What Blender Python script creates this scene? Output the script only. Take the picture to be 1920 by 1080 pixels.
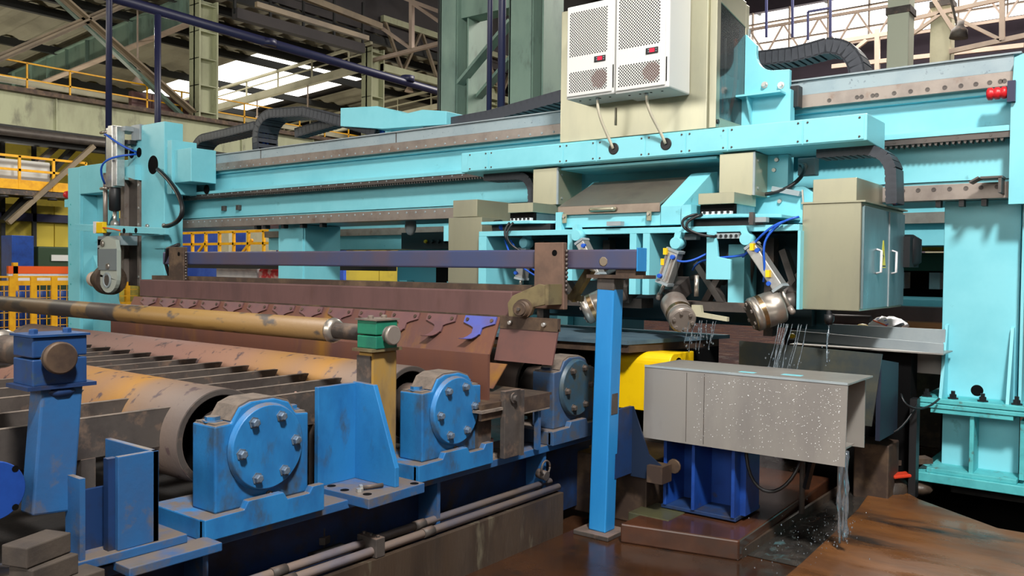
import bpy, bmesh, math, random
from mathutils import Vector, Matrix
for o in list(bpy.data.objects): bpy.data.objects.remove(o)
S = bpy.context.scene
C = S.collection
random.seed(7)
PI = math.pi
# ---------------------------------------------------------------- camera
cd = bpy.data.cameras.new('camera'); cam = bpy.data.objects.new('camera', cd); C.objects.link(cam)
cd.sensor_width = 36; cd.lens = 29.7285; cd.clip_end = 300
M = Matrix(((0.78935406, -0.0232163, 0.61349913), (0.61383978, 0.01194822, -0.78934021), (0.01099533, 0.99965906, 0.02368246)))
cam.matrix_world = Matrix.Translation((0, 0, 1.7)) @ M.to_4x4()
S.camera = cam
# ---------------------------------------------------------------- world, lights, exposure
W = bpy.data.worlds.new('world'); S.world = W; W.use_nodes = True
W.node_tree.nodes['Background'].inputs[0].default_value = (1.0, 0.95, 0.86, 1)
W.node_tree.nodes['Background'].inputs[1].default_value = 4.0
vs = S.view_settings
vs.view_transform = 'Standard'; vs.look = 'None'; vs.gamma = 1.0; vs.exposure = 0.0; vs.use_curve_mapping = False
def area(name, loc, to, size, power, color=(1, 1, 1), size_y=None):
    l = bpy.data.lights.new(name, 'AREA'); l.energy = power; l.color = color; l.size = size
    if size_y: l.shape = 'RECTANGLE'; l.size_y = size_y
    o = bpy.data.objects.new(name, l); C.objects.link(o); o.location = loc
    o.rotation_euler = (Vector(to) - Vector(loc)).to_track_quat('-Z', 'Y').to_euler()
    o['label'] = 'high bay hall lamp or added fill light'; o['category'] = 'lamp'  # one label shared by the hall lamps and the added fill lights
    return o
area('hall_lamp_or_fill', (2.0, -0.6, 9.5), (-3.5, 6.0, 1.0), 1.1, 1950, (1.0, 0.96, 0.91))
area('hall_lamp_or_fill', (-5.0, 1.0, 12.5), (-5.5, 4.5, 0), 7.0, 300, (1.0, 0.96, 0.9))  # broad overhead fill light, added
def point_fill(loc, power, color, r=.5):  # unseen point lights added to brighten roof, girders and crates
    l = bpy.data.lights.new('hall_point_fill', 'POINT'); l.energy = power; l.color = color; l.shadow_soft_size = r
    o = bpy.data.objects.new('hall_point_fill', l); C.objects.link(o); o.location = loc; o['label'] = 'added point light brightening the far bay'; o['category'] = 'lamp'
point_fill((-20, 3, 6.0), 600, (1.0, .93, .76)); point_fill((-19, 10.2, 7.0), 500, (1, .95, .85), .3); point_fill((-36, 14, 4.0), 1100, (1.0, .93, .76)); point_fill((-33, 27, 4.5), 700, (1.0, .93, .76))
area('window_fill', (-5, -11.9, 7.25), (-5, 5, 5.0), 30, 420, (.98, .98, 1.0), 4.5)  # area light added behind the camera to brighten the stainless reflections
area('hall_lamp_or_fill', (-6.0, 26.0, 14.5), (-6, 26, 0), 9.0, 8500, (1.0, 0.93, 0.85))  # background fill added over the far hall

# ---------------------------------------------------------------- materials
def lin(c):
    return tuple(((v / 255) / 12.92 if v / 255 <= 0.04045 else ((v / 255 + 0.055) / 1.055) ** 2.4) for v in c) + (1,)
MATS = {}
def mat(name, col, rough=0.45, metal=0.0, col2=None, scale=4.0, lo=0.45, hi=0.65, dirt=None, dscale=9.0, dlo=0.58, dhi=0.72,
        stretch=(1, 1, 1), bump=0.0, bscale=40.0, spec=0.5, alpha=None, rvar=0.0, trans=0.0, top=None):
    m = bpy.data.materials.new(name); m.use_nodes = True; nt = m.node_tree; N = nt.nodes; L = nt.links
    b = N['Principled BSDF']
    b.inputs['Roughness'].default_value = rough; b.inputs['Metallic'].default_value = metal
    b.inputs['Base Color'].default_value = lin(col); b.inputs['Specular IOR Level'].default_value = spec
    if trans: b.inputs['Transmission Weight'].default_value = trans
    if alpha is not None: b.inputs['Alpha'].default_value = alpha
    tc = N.new('ShaderNodeTexCoord'); mp = N.new('ShaderNodeMapping'); mp.inputs['Scale'].default_value = stretch
    L.new(tc.outputs['Object'], mp.inputs[0])
    def noise(sc, det=5):
        n = N.new('ShaderNodeTexNoise'); n.inputs['Scale'].default_value = sc; n.inputs['Detail'].default_value = det
        n.inputs['Roughness'].default_value = 0.62
        L.new(mp.outputs[0], n.inputs['Vector']); return n
    def ramp(src, a, c):
        r = N.new('ShaderNodeMapRange'); r.inputs[1].default_value = a; r.inputs[2].default_value = c
        L.new(src, r.inputs[0]); return r.outputs[0]
    out = None
    if col2:
        n = noise(scale); mx = N.new('ShaderNodeMix'); mx.data_type = 'RGBA'
        L.new(ramp(n.outputs['Fac'], lo, hi), mx.inputs[0]); mx.inputs[6].default_value = lin(col); mx.inputs[7].default_value = lin(col2)
        out = mx.outputs[2]
    if dirt:
        n = noise(dscale, 8); mx = N.new('ShaderNodeMix'); mx.data_type = 'RGBA'
        L.new(ramp(n.outputs['Fac'], dlo, dhi), mx.inputs[0])
        if out: L.new(out, mx.inputs[6])
        else: mx.inputs[6].default_value = lin(col)
        mx.inputs[7].default_value = lin(dirt); out = mx.outputs[2]
    if top:   # settled dust on faces that look up
        ge = N.new('ShaderNodeNewGeometry'); sx = N.new('ShaderNodeSeparateXYZ'); L.new(ge.outputs['Normal'], sx.inputs[0])
        n = noise(7, 6); a1 = ramp(sx.outputs[2], .55, .9); a2 = ramp(n.outputs['Fac'], .3, .55)
        mu = N.new('ShaderNodeMath'); mu.operation = 'MULTIPLY'; L.new(a1, mu.inputs[0]); L.new(a2, mu.inputs[1])
        mx = N.new('ShaderNodeMix'); mx.data_type = 'RGBA'; L.new(mu.outputs[0], mx.inputs[0])
        if out: L.new(out, mx.inputs[6])
        else: mx.inputs[6].default_value = lin(col)
        mx.inputs[7].default_value = lin(top); out = mx.outputs[2]
    if out: L.new(out, b.inputs['Base Color'])
    if rvar:
        n = noise(scale * 1.7); r = N.new('ShaderNodeMapRange'); r.inputs[1].default_value = 0.35; r.inputs[2].default_value = 0.65
        r.inputs[3].default_value = max(0.02, rough - rvar); r.inputs[4].default_value = rough + rvar
        L.new(n.outputs['Fac'], r.inputs[0]); L.new(r.outputs[0], b.inputs['Roughness'])
    if bump:
        n = noise(bscale, 6); bp = N.new('ShaderNodeBump'); bp.inputs['Strength'].default_value = bump; bp.inputs['Distance'].default_value = 0.01
        L.new(n.outputs['Fac'], bp.inputs['Height']); L.new(bp.outputs[0], b.inputs['Normal'])
    MATS[name] = m
    return m
def emit(name, col, strength):
    m = bpy.data.materials.new(name); m.use_nodes = True; b = m.node_tree.nodes['Principled BSDF']
    b.inputs['Base Color'].default_value = lin(col); b.inputs['Emission Color'].default_value = lin(col); b.inputs['Emission Strength'].default_value = strength
    return m
TQ = mat('turquoise_paint', (128, 206, 219), 0.4, col2=(118, 198, 212), scale=1.5, dirt=(60, 130, 140), dscale=5, dlo=0.66, dhi=0.8)
TQD = mat('worn_turquoise_paint', (84, 184, 190), 0.5, col2=(70, 165, 172), scale=6, dirt=(80, 84, 66), dscale=11, dlo=0.58, dhi=0.7)
BL = mat('blue_paint', (38, 116, 176), 0.42, col2=(32, 98, 156), scale=5, dirt=(58, 74, 88), dscale=7, dlo=0.54, dhi=0.70, stretch=(1, 1, .55), bump=0.2, bscale=25, top=(112, 102, 94))
BLW = mat('worn_blue_paint', (40, 92, 144), 0.45, col2=(52, 84, 128), scale=4, lo=0.4, hi=0.7, dirt=(98, 92, 84), dscale=6, dlo=0.54, dhi=0.68, bump=0.15, top=(108, 98, 90))
BLD = mat('dark_blue_paint', (24, 52, 96), 0.5, col2=(30, 40, 62), scale=5, dirt=(58, 52, 48), dscale=6, dlo=0.55, dhi=0.7)
BLS = mat('royal_blue_paint', (26, 68, 148), 0.4, col2=(20, 54, 122), scale=5, dirt=(70, 62, 58), dscale=8, dlo=0.62, dhi=0.75)
BLP = mat('bright_blue_paint', (36, 128, 196), 0.4, col2=(46, 140, 205), scale=3, stretch=(1, 1, .25), dirt=(120, 118, 110), dscale=7, dlo=0.64, dhi=0.74)
DUST = mat('grey_dust', (118, 106, 96), 0.9, col2=(92, 84, 78), scale=12, bump=0.4, bscale=60)
BOLTM = mat('dirty_blue_bolt', (104, 122, 142), .45, .3, col2=(84, 92, 100), scale=30)
BLG = mat('grimy_grey_blue_paint', (58, 78, 108), .5, col2=(44, 92, 138), scale=4, lo=.45, hi=.65, dirt=(84, 80, 76), dscale=6, dlo=.52, dhi=.66, bump=.2, top=(118, 106, 98))
BLGC = mat('grimy_cover_paint', (52, 74, 88), .45, col2=(44, 84, 112), scale=5, dirt=(70, 72, 62), dscale=6, dlo=.5, dhi=.66)
SLATE = mat('dull_dark_steel', (80, 74, 70), 0.6, 0.2, col2=(64, 58, 56), scale=6, dirt=(120, 100, 86), dscale=9, dlo=0.55, dhi=0.7, bump=0.1, top=(118, 100, 90))
RUST = mat('rust_brown_steel', (98, 70, 68), 0.6, 0.0, col2=(84, 60, 59), scale=3, stretch=(1, 1, .3), dirt=(84, 58, 54), dscale=7, dlo=0.55, dhi=0.75, bump=0.1)
RUSTO = mat('orange_rust_steel', (104, 66, 52), 0.6, 0.0, col2=(90, 60, 56), scale=2.2, stretch=(1, 1, .25), dirt=(132, 92, 34), dscale=2.6, dlo=0.55, dhi=0.72, bump=0.1)
RUSTD = mat('dark_brown_steel', (70, 56, 48), 0.6, 0.3, col2=(96, 78, 62), scale=6, dirt=(122, 100, 78), dscale=5, dlo=0.55, dhi=0.75)
OLIVE = mat('olive_primed_steel', (128, 116, 84), 0.5, 0.3, col2=(104, 92, 70), scale=6, dirt=(84, 68, 54), dscale=7, dlo=0.52, dhi=0.7)
PURP = mat('purple_grey_steel', (80, 72, 88), 0.45, 0.1, col2=(62, 72, 108), scale=1.1, lo=0.42, hi=0.62, dirt=(84, 72, 88), dscale=3)
STEEL = mat('machined_steel', (150, 140, 132), 0.35, 0.4, col2=(134, 124, 118), scale=5, dirt=(122, 96, 80), dscale=6, dlo=0.58, dhi=0.75)
STEELD = mat('dark_machined_steel', (92, 86, 82), 0.4, 0.4, col2=(80, 74, 72), scale=5)
SS = mat('stainless_sheet', (174, 172, 148), 0.28, 0.6, col2=(160, 159, 140), scale=2.0, stretch=(1, 1, .3))
SSB = mat('blue_grey_stainless_door', (128, 152, 158), 0.34, 0.7, col2=(110, 132, 140), scale=3, stretch=(1, 1, .4), rvar=0.08)
SSG = mat('wet_galvanised_sheet', (160, 156, 150), 0.35, 0.35, col2=(146, 142, 138), scale=3, stretch=(1, 1, .3))
GREYP = mat('grey_paint', (150, 160, 164), 0.45, col2=(138, 150, 156), scale=4)
BLUEGREY = mat('blue_grey_primer', (150, 166, 172), 0.5, col2=(138, 156, 164), scale=3, dirt=(96, 110, 118), dscale=30, dlo=0.62, dhi=0.72)
ALU = mat('aluminium', (206, 206, 202), 0.3, 0.7, col2=(186, 186, 184), scale=8)
CHROME = mat('polished_steel', (190, 182, 172), 0.3, 0.8)
CHROMER = mat('straw_heat_band', (160, 132, 96), 0.25, 0.9)
WHITE = mat('white_powder_coat', (208, 210, 208), 0.4)
BLACK = mat('black_plastic', (24, 25, 28), 0.45)
HOLE = mat('dark_void', (8, 8, 9), 0.9, spec=0.1)  # near black colour stands in for the darkness inside holes and recesses
CHAIN = mat('charcoal_cable_chain', (52, 56, 64), 0.5, col2=(44, 48, 56), scale=8)
YEL = mat('yellow_paint', (242, 200, 10), 0.4, col2=(230, 186, 8), scale=4, dirt=(110, 84, 30), dscale=6, dlo=0.66, dhi=0.76)
YELR = mat('yellow_railing_paint', (232, 172, 14), 0.5, col2=(214, 150, 10), scale=4)
GRN = mat('green_paint', (30, 120, 92), 0.45, col2=(24, 100, 84), scale=8, dirt=(120, 112, 96), dscale=12, dlo=0.64, dhi=0.74)
NAVY = mat('navy_pipe_paint', (32, 35, 68), 0.45)
REDP = mat('red_rubber', (196, 26, 36), 0.4)
ORNG = mat('orange_cable', (230, 92, 30), 0.45)
BCAB = mat('blue_hose', (26, 84, 190), 0.35)
CLEAR = mat('milky_hose', (196, 190, 170), 0.25, spec=0.6)
PALEG = mat('pale_green_concrete_paint', (168, 172, 140), 0.6, col2=(150, 152, 124), scale=1.2, stretch=(1, 1, .4), dirt=(104, 104, 88), dscale=2.0, dlo=0.58, dhi=0.75)
GRNG = mat('grey_green_steel_paint', (122, 146, 132), 0.55, col2=(104, 128, 118), scale=1.5, stretch=(1, 1, .4), dirt=(84, 94, 84), dscale=3, dlo=0.58, dhi=0.75)
ROOFM = mat('roof_sheet', (142, 138, 120), 0.7, col2=(122, 118, 102), scale=.6)
ROOFD = mat('dark_roof_sheet', (66, 62, 62), 0.8, col2=(52, 50, 52), scale=.3)
PURL = mat('dark_purlin_steel', (30, 32, 32), 0.7)
PINK = mat('pale_pink_truss_paint', (196, 176, 160), 0.6, col2=(178, 160, 146), scale=1)
BRACE = mat('brown_brace_steel', (128, 114, 92), 0.6, col2=(108, 96, 80), scale=1)
YWALL = mat('yellow_wall_paint', (196, 176, 60), 0.7, col2=(176, 158, 60), scale=.5, dirt=(96, 92, 56), dscale=.7, dlo=0.55, dhi=0.7)
DWALL = mat('dark_wall_sheet', (74, 64, 76), 0.8, col2=(60, 54, 62), scale=.4)
GREENM = mat('dark_green_machine', (34, 60, 36), 0.6)
CREAM = mat('cream_concrete', (190, 186, 160), 0.7, col2=(170, 166, 140), scale=1)
CONC = mat('rusty_wet_concrete', (68, 56, 46), 0.5, col2=(48, 41, 36), scale=2.4, stretch=(1, 1, .3), dirt=(104, 98, 82), dscale=7, dlo=0.6, dhi=0.72, bump=0.35, rvar=0.15)
DCONC = mat('shade_dark_dirty_concrete', (24, 22, 21), 0.8, col2=(34, 30, 27), scale=4, bump=0.4)  # concrete colour blackened to imitate the shade under the frame
WET = mat('wet_rust_plate', (76, 46, 31), 0.16, col2=(58, 38, 29), scale=3, dirt=(60, 42, 34), dscale=4, dlo=0.5, dhi=0.66, bump=0.05, bscale=12)
WATER = mat('falling_water', (205, 220, 232), 0.12, trans=0.9, spec=0.5)
PLAST = mat('white_sheeting', (224, 222, 224), 0.35, col2=(205, 204, 208), scale=4)
WOODM = mat('grey_brown_timber', (74, 65, 57), 0.8, col2=(58, 51, 46), scale=5, bump=0.2)
TANPIPE = None
def ramped(name, axis, stops, rough=0.6, metal=0.1, warp=0.25, nscale=3.0, dirt=(90, 60, 50), dlo=.6, dhi=.72, dscale=7, stretch=(1, 1, 1), bump=.15):
    m = mat(name, stops[0][1], rough, metal, bump=bump, bscale=30); nt = m.node_tree; N = nt.nodes; L = nt.links; b = N['Principled BSDF']
    tc = N.new('ShaderNodeTexCoord'); sx = N.new('ShaderNodeSeparateXYZ'); L.new(tc.outputs['Object'], sx.inputs[0])
    n = N.new('ShaderNodeTexNoise'); n.inputs['Scale'].default_value = nscale; n.inputs['Detail'].default_value = 4
    L.new(tc.outputs['Object'], n.inputs['Vector'])
    a = N.new('ShaderNodeMath'); a.operation = 'MULTIPLY_ADD'; a.inputs[1].default_value = warp; L.new(n.outputs['Fac'], a.inputs[0]); L.new(sx.outputs[axis], a.inputs[2])
    lo = stops[0][0]; hi = stops[-1][0]
    mr = N.new('ShaderNodeMapRange'); mr.inputs[1].default_value = lo + warp / 2; mr.inputs[2].default_value = hi + warp / 2; L.new(a.outputs[0], mr.inputs[0])
    cr = N.new('ShaderNodeValToRGB'); L.new(mr.outputs[0], cr.inputs[0]); e = cr.color_ramp.elements
    while len(e) < len(stops): e.new(0.5)
    for k, (p, c) in enumerate(stops):
        e[k].position = (p - lo) / (hi - lo)
    for k, (p, c) in enumerate(stops):
        e[k].color = lin(c)
    mp = N.new('ShaderNodeMapping'); mp.inputs['Scale'].default_value = stretch; L.new(tc.outputs['Object'], mp.inputs[0])
    n2 = N.new('ShaderNodeTexNoise'); n2.inputs['Scale'].default_value = dscale; n2.inputs['Detail'].default_value = 6; L.new(mp.outputs[0], n2.inputs['Vector'])
    r2 = N.new('ShaderNodeMapRange'); r2.inputs[1].default_value = dlo; r2.inputs[2].default_value = dhi; L.new(n2.outputs['Fac'], r2.inputs[0])
    mx = N.new('ShaderNodeMix'); mx.data_type = 'RGBA'; L.new(r2.outputs[0], mx.inputs[0]); L.new(cr.outputs[0], mx.inputs[6]); mx.inputs[7].default_value = lin(dirt)
    L.new(mx.outputs[2], b.inputs['Base Color'])
    return m

# ---------------------------------------------------------------- mesh helpers
ORG = {}
class MB:
    def __init__(self): self.bm = bmesh.new()
    def faces(self, vs, fs, smooth=False):
        v = [self.bm.verts.new(p) for p in vs]
        for f in fs:
            try:
                q = self.bm.faces.new([v[i] for i in f]); q.smooth = smooth
            except ValueError: pass
        return v
    def box(self, x0, x1, y0, y1, z0, z1):
        x0, x1 = min(x0, x1), max(x0, x1); y0, y1 = min(y0, y1), max(y0, y1); z0, z1 = min(z0, z1), max(z0, z1)
        self.faces([(x0, y0, z0), (x1, y0, z0), (x1, y1, z0), (x0, y1, z0), (x0, y0, z1), (x1, y0, z1), (x1, y1, z1), (x0, y1, z1)],
                   [(3, 2, 1, 0), (4, 5, 6, 7), (0, 1, 5, 4), (1, 2, 6, 5), (2, 3, 7, 6), (3, 0, 4, 7)]); return self
    def bar(self, p, q, w, h, up=(0, 0, 1)):
        p = Vector(p); q = Vector(q); d = (q - p).normalized(); s = d.cross(Vector(up))
        if s.length < 1e-4: s = d.cross(Vector((0, 1, 0)))
        s.normalize(); u = s.cross(d); s *= w / 2; u *= h / 2
        vs = [c + a * s + e * u for c in (p, q) for a, e in ((-1, -1), (1, -1), (1, 1), (-1, 1))]
        self.faces(vs, [(3, 2, 1, 0), (4, 5, 6, 7), (0, 1, 5, 4), (1, 2, 6, 5), (2, 3, 7, 6), (3, 0, 4, 7)]); return self
    def lathe(self, p, d, prof, n=24, cap=True):
        p = Vector(p); d = Vector(d).normalized(); a = d.orthogonal().normalized(); b = d.cross(a)
        rings = []
        for t, r in prof:
            rings.append([self.bm.verts.new(p + d * t + (a * math.cos(2 * PI * k / n) + b * math.sin(2 * PI * k / n)) * max(r, 1e-4)) for k in range(n)])
        for i in range(len(rings) - 1):
            flat = abs(prof[i][0] - prof[i + 1][0]) < 1e-6
            for k in range(n):
                f = self.bm.faces.new((rings[i][k], rings[i][(k + 1) % n], rings[i + 1][(k + 1) % n], rings[i + 1][k])); f.smooth = (not flat) and n > 6
        if cap:
            self.bm.faces.new(rings[0][::-1]); self.bm.faces.new(rings[-1])
        return self
    def cyl(self, p, q, r, r2=None, n=16):
        p = Vector(p); q = Vector(q)
        return self.lathe(p, q - p, [(0, r), ((q - p).length, r if r2 is None else r2)], n)
    def prism(self, pts, axis, a, b):
        def mk(u, v, t):
            return {'X': (t, u, v), 'Y': (u, t, v), 'Z': (u, v, t)}[axis]
        n = len(pts)
        vs = [mk(u, v, a) for u, v in pts] + [mk(u, v, b) for u, v in pts]
        self.faces(vs, [tuple(range(n))[::-1], tuple(range(n, 2 * n))] + [(k, (k + 1) % n, n + (k + 1) % n, n + k) for k in range(n)]); return self
    def tube(self, pts, r, n=8, closed=False):
        pts = [Vector(p) for p in pts]; rings = []
        ref = Vector((0.13, 0.21, 0.97)).normalized()
        for i, p in enumerate(pts):
            d = (pts[min(i + 1, len(pts) - 1)] - pts[max(i - 1, 0)]).normalized()
            a = prev - d * prev.dot(d) if i else d.cross(ref)
            if a.length < 0.05: a = d.orthogonal()
            a.normalize(); prev = a; b = d.cross(a)
            rr = r[i] if isinstance(r, (list, tuple)) else r
            rings.append([self.bm.verts.new(p + (a * math.cos(2 * PI * k / n) + b * math.sin(2 * PI * k / n)) * rr) for k in range(n)])
        for i in range(len(rings) - 1):
            for k in range(n):
                f = self.bm.faces.new((rings[i][k], rings[i][(k + 1) % n], rings[i + 1][(k + 1) % n], rings[i + 1][k])); f.smooth = True
        self.bm.faces.new(rings[0][::-1]); self.bm.faces.new(rings[-1]); return self
    def ball(self, c, r, sz=(1, 1, 1), seg=10):
        t = bmesh.ops.create_uvsphere(self.bm, u_segments=seg, v_segments=max(5, seg // 2 + 1), radius=r)
        for v in t['verts']: v.co = Vector((v.co.x * sz[0], v.co.y * sz[1], v.co.z * sz[2])) + Vector(c)
        for v in t['verts']:
            for f in v.link_faces: f.smooth = True
        return self
    def build(self, name, m, parent=None, bev=0.0, label=None, kind=None, loc=None):
        bmesh.ops.recalc_face_normals(self.bm, faces=self.bm.faces)
        me = bpy.data.meshes.new(name); o = bpy.data.objects.new(name, me); C.objects.link(o)
        if parent is not None: org = ORG[parent]; o.parent = parent
        else:
            org = Vector(loc) if loc is not None else Vector((0, 0, 0)); o.location = org
        ORG[o] = org
        self.bm.transform(Matrix.Translation(-org)); self.bm.to_mesh(me); self.bm.free()
        me.materials.append(m)
        if bev:
            bv = o.modifiers.new('bevel', 'BEVEL'); bv.width = bev; bv.segments = 2; bv.limit_method = 'ANGLE'; bv.angle_limit = 0.7
        if label: o['label'] = label
        if kind: o['kind'] = kind
        return o
def thing(name, label, cat, loc, group=None, kind=None):
    o = bpy.data.objects.new(name, None); C.objects.link(o); o.location = loc; o.empty_display_size = 0.1
    ORG[o] = Vector(loc); o['label'] = label; o['category'] = cat
    if group: o['group'] = group
    if kind: o['kind'] = kind
    return o
def tag(o, label, cat, group=None, kind=None):
    o['label'] = label; o['category'] = cat
    if group: o['group'] = group
    if kind: o['kind'] = kind
    return o
def copy_tree(o, loc=None, parent=None):
    c = o.copy(); C.objects.link(c); c.parent = parent
    if loc is not None: c.location = loc
    ORG[c] = Vector(loc) if loc is not None else (ORG[parent] if parent else ORG[o])
    for ch in list(o.children): copy_tree(ch, None, c)
    return c
def hexbolt(p, d, r, h, name='bolt', parent=None, m=None):
    return MB().lathe(p, d, [(0, r * 1.35), (h * .25, r * 1.35), (h * .25, r), (h, r)], 6).build(name, m, parent)
def arc(cx, cy, r, a0, a1, n):
    return [(cx + r * math.cos(math.radians(a0 + (a1 - a0) * k / n)), cy + r * math.sin(math.radians(a0 + (a1 - a0) * k / n))) for k in range(n + 1)]
def bez(p0, p1, p2, p3, n=12):
    P = [Vector(p) for p in (p0, p1, p2, p3)]
    return [P[0] * (1 - t) ** 3 + P[1] * 3 * t * (1 - t) ** 2 + P[2] * 3 * t * t * (1 - t) + P[3] * t ** 3 for t in [k / n for k in range(n + 1)]]

# ================================================================ hall: floor, walls, roof
def struct(name, m, label, cat, mb, parent=None, **k):
    o = mb.build(name, m, parent, **k)
    if parent is None: tag(o, label, cat, kind='structure')
    return o
FLOORM = mat('wet_rusty_floor', (64, 40, 24), 0.2, col2=(46, 31, 23), scale=1.6, lo=0.4, hi=0.62, dirt=(34, 29, 26), dscale=2.2, dlo=0.56, dhi=0.68, bump=0.06, bscale=10, rvar=0.13)
SLABM = mat('orange_brown_slab', (112, 72, 38), 0.34, col2=(90, 58, 34), scale=2.0, lo=0.42, hi=0.6, dirt=(40, 35, 32), dscale=1.6, dlo=0.56, dhi=0.66, stretch=(.5, 1.4, 1), bump=0.08, bscale=14, rvar=0.16)
struct('floor', FLOORM, 'rusty brown wet floor around the machine', 'floor', MB().box(-3.03, -1.75, -12, 50, -.3, 0).box(-1.75, 14, -12, 6.2, -.3, 0).box(-1.75, 14, 8.6, 50, -.3, 0).box(4, 14, 6.2, 8.6, -.3, 0).box(-60, -3.03, -12, 50, -.3, -.05))
struct('floor_recess', HOLE, 'black recess in the floor under the right gantry leg', 'floor', MB().box(-1.75, 4, 6.2, 8.6, -.35, -.3))  # sunken floor box in near black
sl = MB(); sl.prism([(-1.60, 3.2), (-1.63, 4.82), (-1.66, 5.5), (-1.70, 6.2), (-1.80, 7.05), (-1.62, 7.0), (-1.42, 6.75), (-.85, 6.32), (12, 6.25), (12, 3.2)], 'Z', -.03, 0.03)
struct('floor_slab', SLABM, 'orange brown concrete slab right of the water gully', 'floor slab', sl, bev=.008)
kb = MB(); kb.box(-3.36, -3.03, -3, 4.46, -.3, .268); kb.box(-3.27, -3.22, -3, 4.4, .268, .272)
struct('kerb', CONC, 'low stained concrete kerb under the two pipes', 'kerb', kb, bev=.012)
pit = MB(); pit.box(-9.2, -3.36, -3, 4.46, -.3, .02)
struct('floor_pit', DCONC, 'dirty concrete pit floor, darkened as shade under the roller table', 'floor', pit)
struct('wall_left', DWALL, 'far dim left side wall of the hall', 'wall', MB().box(-52.4, -52, -12, 50, 0, 12))
yw = MB(); yw.box(-52, -51.7, -2, 48, 0, 9)
struct('wall_left_lower', YWALL, 'yellow painted lower part of the far left wall', 'wall', yw)
bw = MB()
bw.box(-52, -26.2, 48, 48.3, 0, 12); bw.box(-26.2, 14, 42, 42.3, 0, 12.75); bw.box(-26.2, 14, 42, 42.3, 14.9, 18)
bw.box(-26.2, -25.9, 42, 48, 0, 18)
struct('wall_back', DWALL, 'dark purple brown far end wall with window band', 'wall', bw)
struct('wall_right', DWALL, 'dark hall wall on the right beyond the frame', 'wall', MB().box(14, 14.3, -12, 50, 0, 18))
struct('wall_front', ROOFM, 'hall wall behind the photographer', 'wall', MB().box(-52, 14, -12.3, -12, 0, 5).box(-52, 14, -12.3, -12, 9.5, 18).box(-52, -20, -12.3, -12, 5, 9.5).box(10, 14, -12.3, -12, 5, 9.5))
# window band in the end wall
wf = thing('window_1', 'bright overexposed window band high in the far end wall', 'window', (-6, 42, 12.75), kind='structure')
for k in range(11):
    x = -17.2 + k * 1.9
    MB().box(x, x + .05, 41.9, 42.1, 12.75, 14.9).build('mullion', PINK, wf)
for z in (13.25, 14.25): MB().box(-17.5, 3, 41.92, 42.08, z, z + .07).build('transom', PINK, wf)
# lattice girder in front of the end windows
tr = thing('lattice_girder', 'pale lattice girder with zigzag bars before the end windows', 'girder', (-8, 38, 11.5), kind='structure')
MB().bar((-17, 38, 12.9), (6, 38, 12.9), .1, .12).build('top_chord', PINK, tr); MB().bar((-17, 38, 11.6), (6, 38, 11.6), .1, .12).build('bottom_chord', PINK, tr)
for k in range(14):
    x = -16.5 + k * 1.6
    MB().bar((x, 38, 11.6), (x + .8, 38, 12.9), .06, .08).build('web_bar', PINK, tr); MB().bar((x + 1.6, 38, 11.6), (x + .8, 38, 12.9), .06, .08).build('web_bar', PINK, tr)
# ---------------- roof
cl = thing('ceiling', 'grey corrugated roof over purlins with a skylight opening', 'roof', (-26, 20, 11), kind='structure')
def rz(x): return 11.3 + .055 * (x + 26)
def sheet(x0, x1, y0, y1, pitch=.46, amp=.06):
    mb = MB(); n = int((y1 - y0) / (pitch / 2)); pr = None
    for k in range(n + 1):
        y = y0 + (y1 - y0) * k / n; dz = amp if (k // 2) % 2 else -amp
        v = (mb.bm.verts.new((x0, y, rz(x0) + dz)), mb.bm.verts.new((x1, y, rz(x1) + dz)))
        if pr: mb.bm.faces.new((pr[0], pr[1], v[1], v[0]))
        pr = v
    return mb
sheet(-52, -26, -12, 22.4).build('roof_sheet', ROOFM, cl)
sheet(-52, -26, 29.4, 48).build('roof_sheet', ROOFM, cl)
sheet(-31.2, -26, 22.4, 29.4).build('roof_sheet', ROOFM, cl)
sheet(-52, -42.5, 22.4, 29.4).build('roof_sheet', ROOFM, cl)
MB().prism([(-52, rz(-52) + .3), (-26, rz(-26) + .3), (-26, rz(-26) + .32), (-52, rz(-52) + .32)], 'Y', -12, 22.3).build('roof_deck', ROOFD, cl)
MB().prism([(-52, rz(-52) + .3), (-26, rz(-26) + .3), (-26, rz(-26) + .32), (-52, rz(-52) + .32)], 'Y', 29.5, 48).build('roof_deck', ROOFD, cl)
for k in range(17):
    x = -50.5 + k * 1.52
    if -42.5 < x < -31 and k % 3: continue
    MB().bar((x, -2, rz(x) - .17), (x, 48, rz(x) - .2), .2, .3).build('purlin', PURL, cl)
MB().box(-26.2, 14, -12, 50, 17.6, 18).build('roof_deck', ROOFD, cl)
MB().box(-26.2, -26, -12, 50, 11.3, 18).build('upper_wall_sheet', ROOFD, cl)
for k in range(8):
    y = 3 + k * 5.2
    MB().bar((-26, y, 16.8), (14, y, 16.8), .25, .5).build('roof_beam', ROOFD, cl)
for k in range(9):
    x = -24 + k * 4
    MB().bar((x, -12, 17.3), (x, 50, 17.3), .14, .22).build('purlin', PURL, cl)
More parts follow.
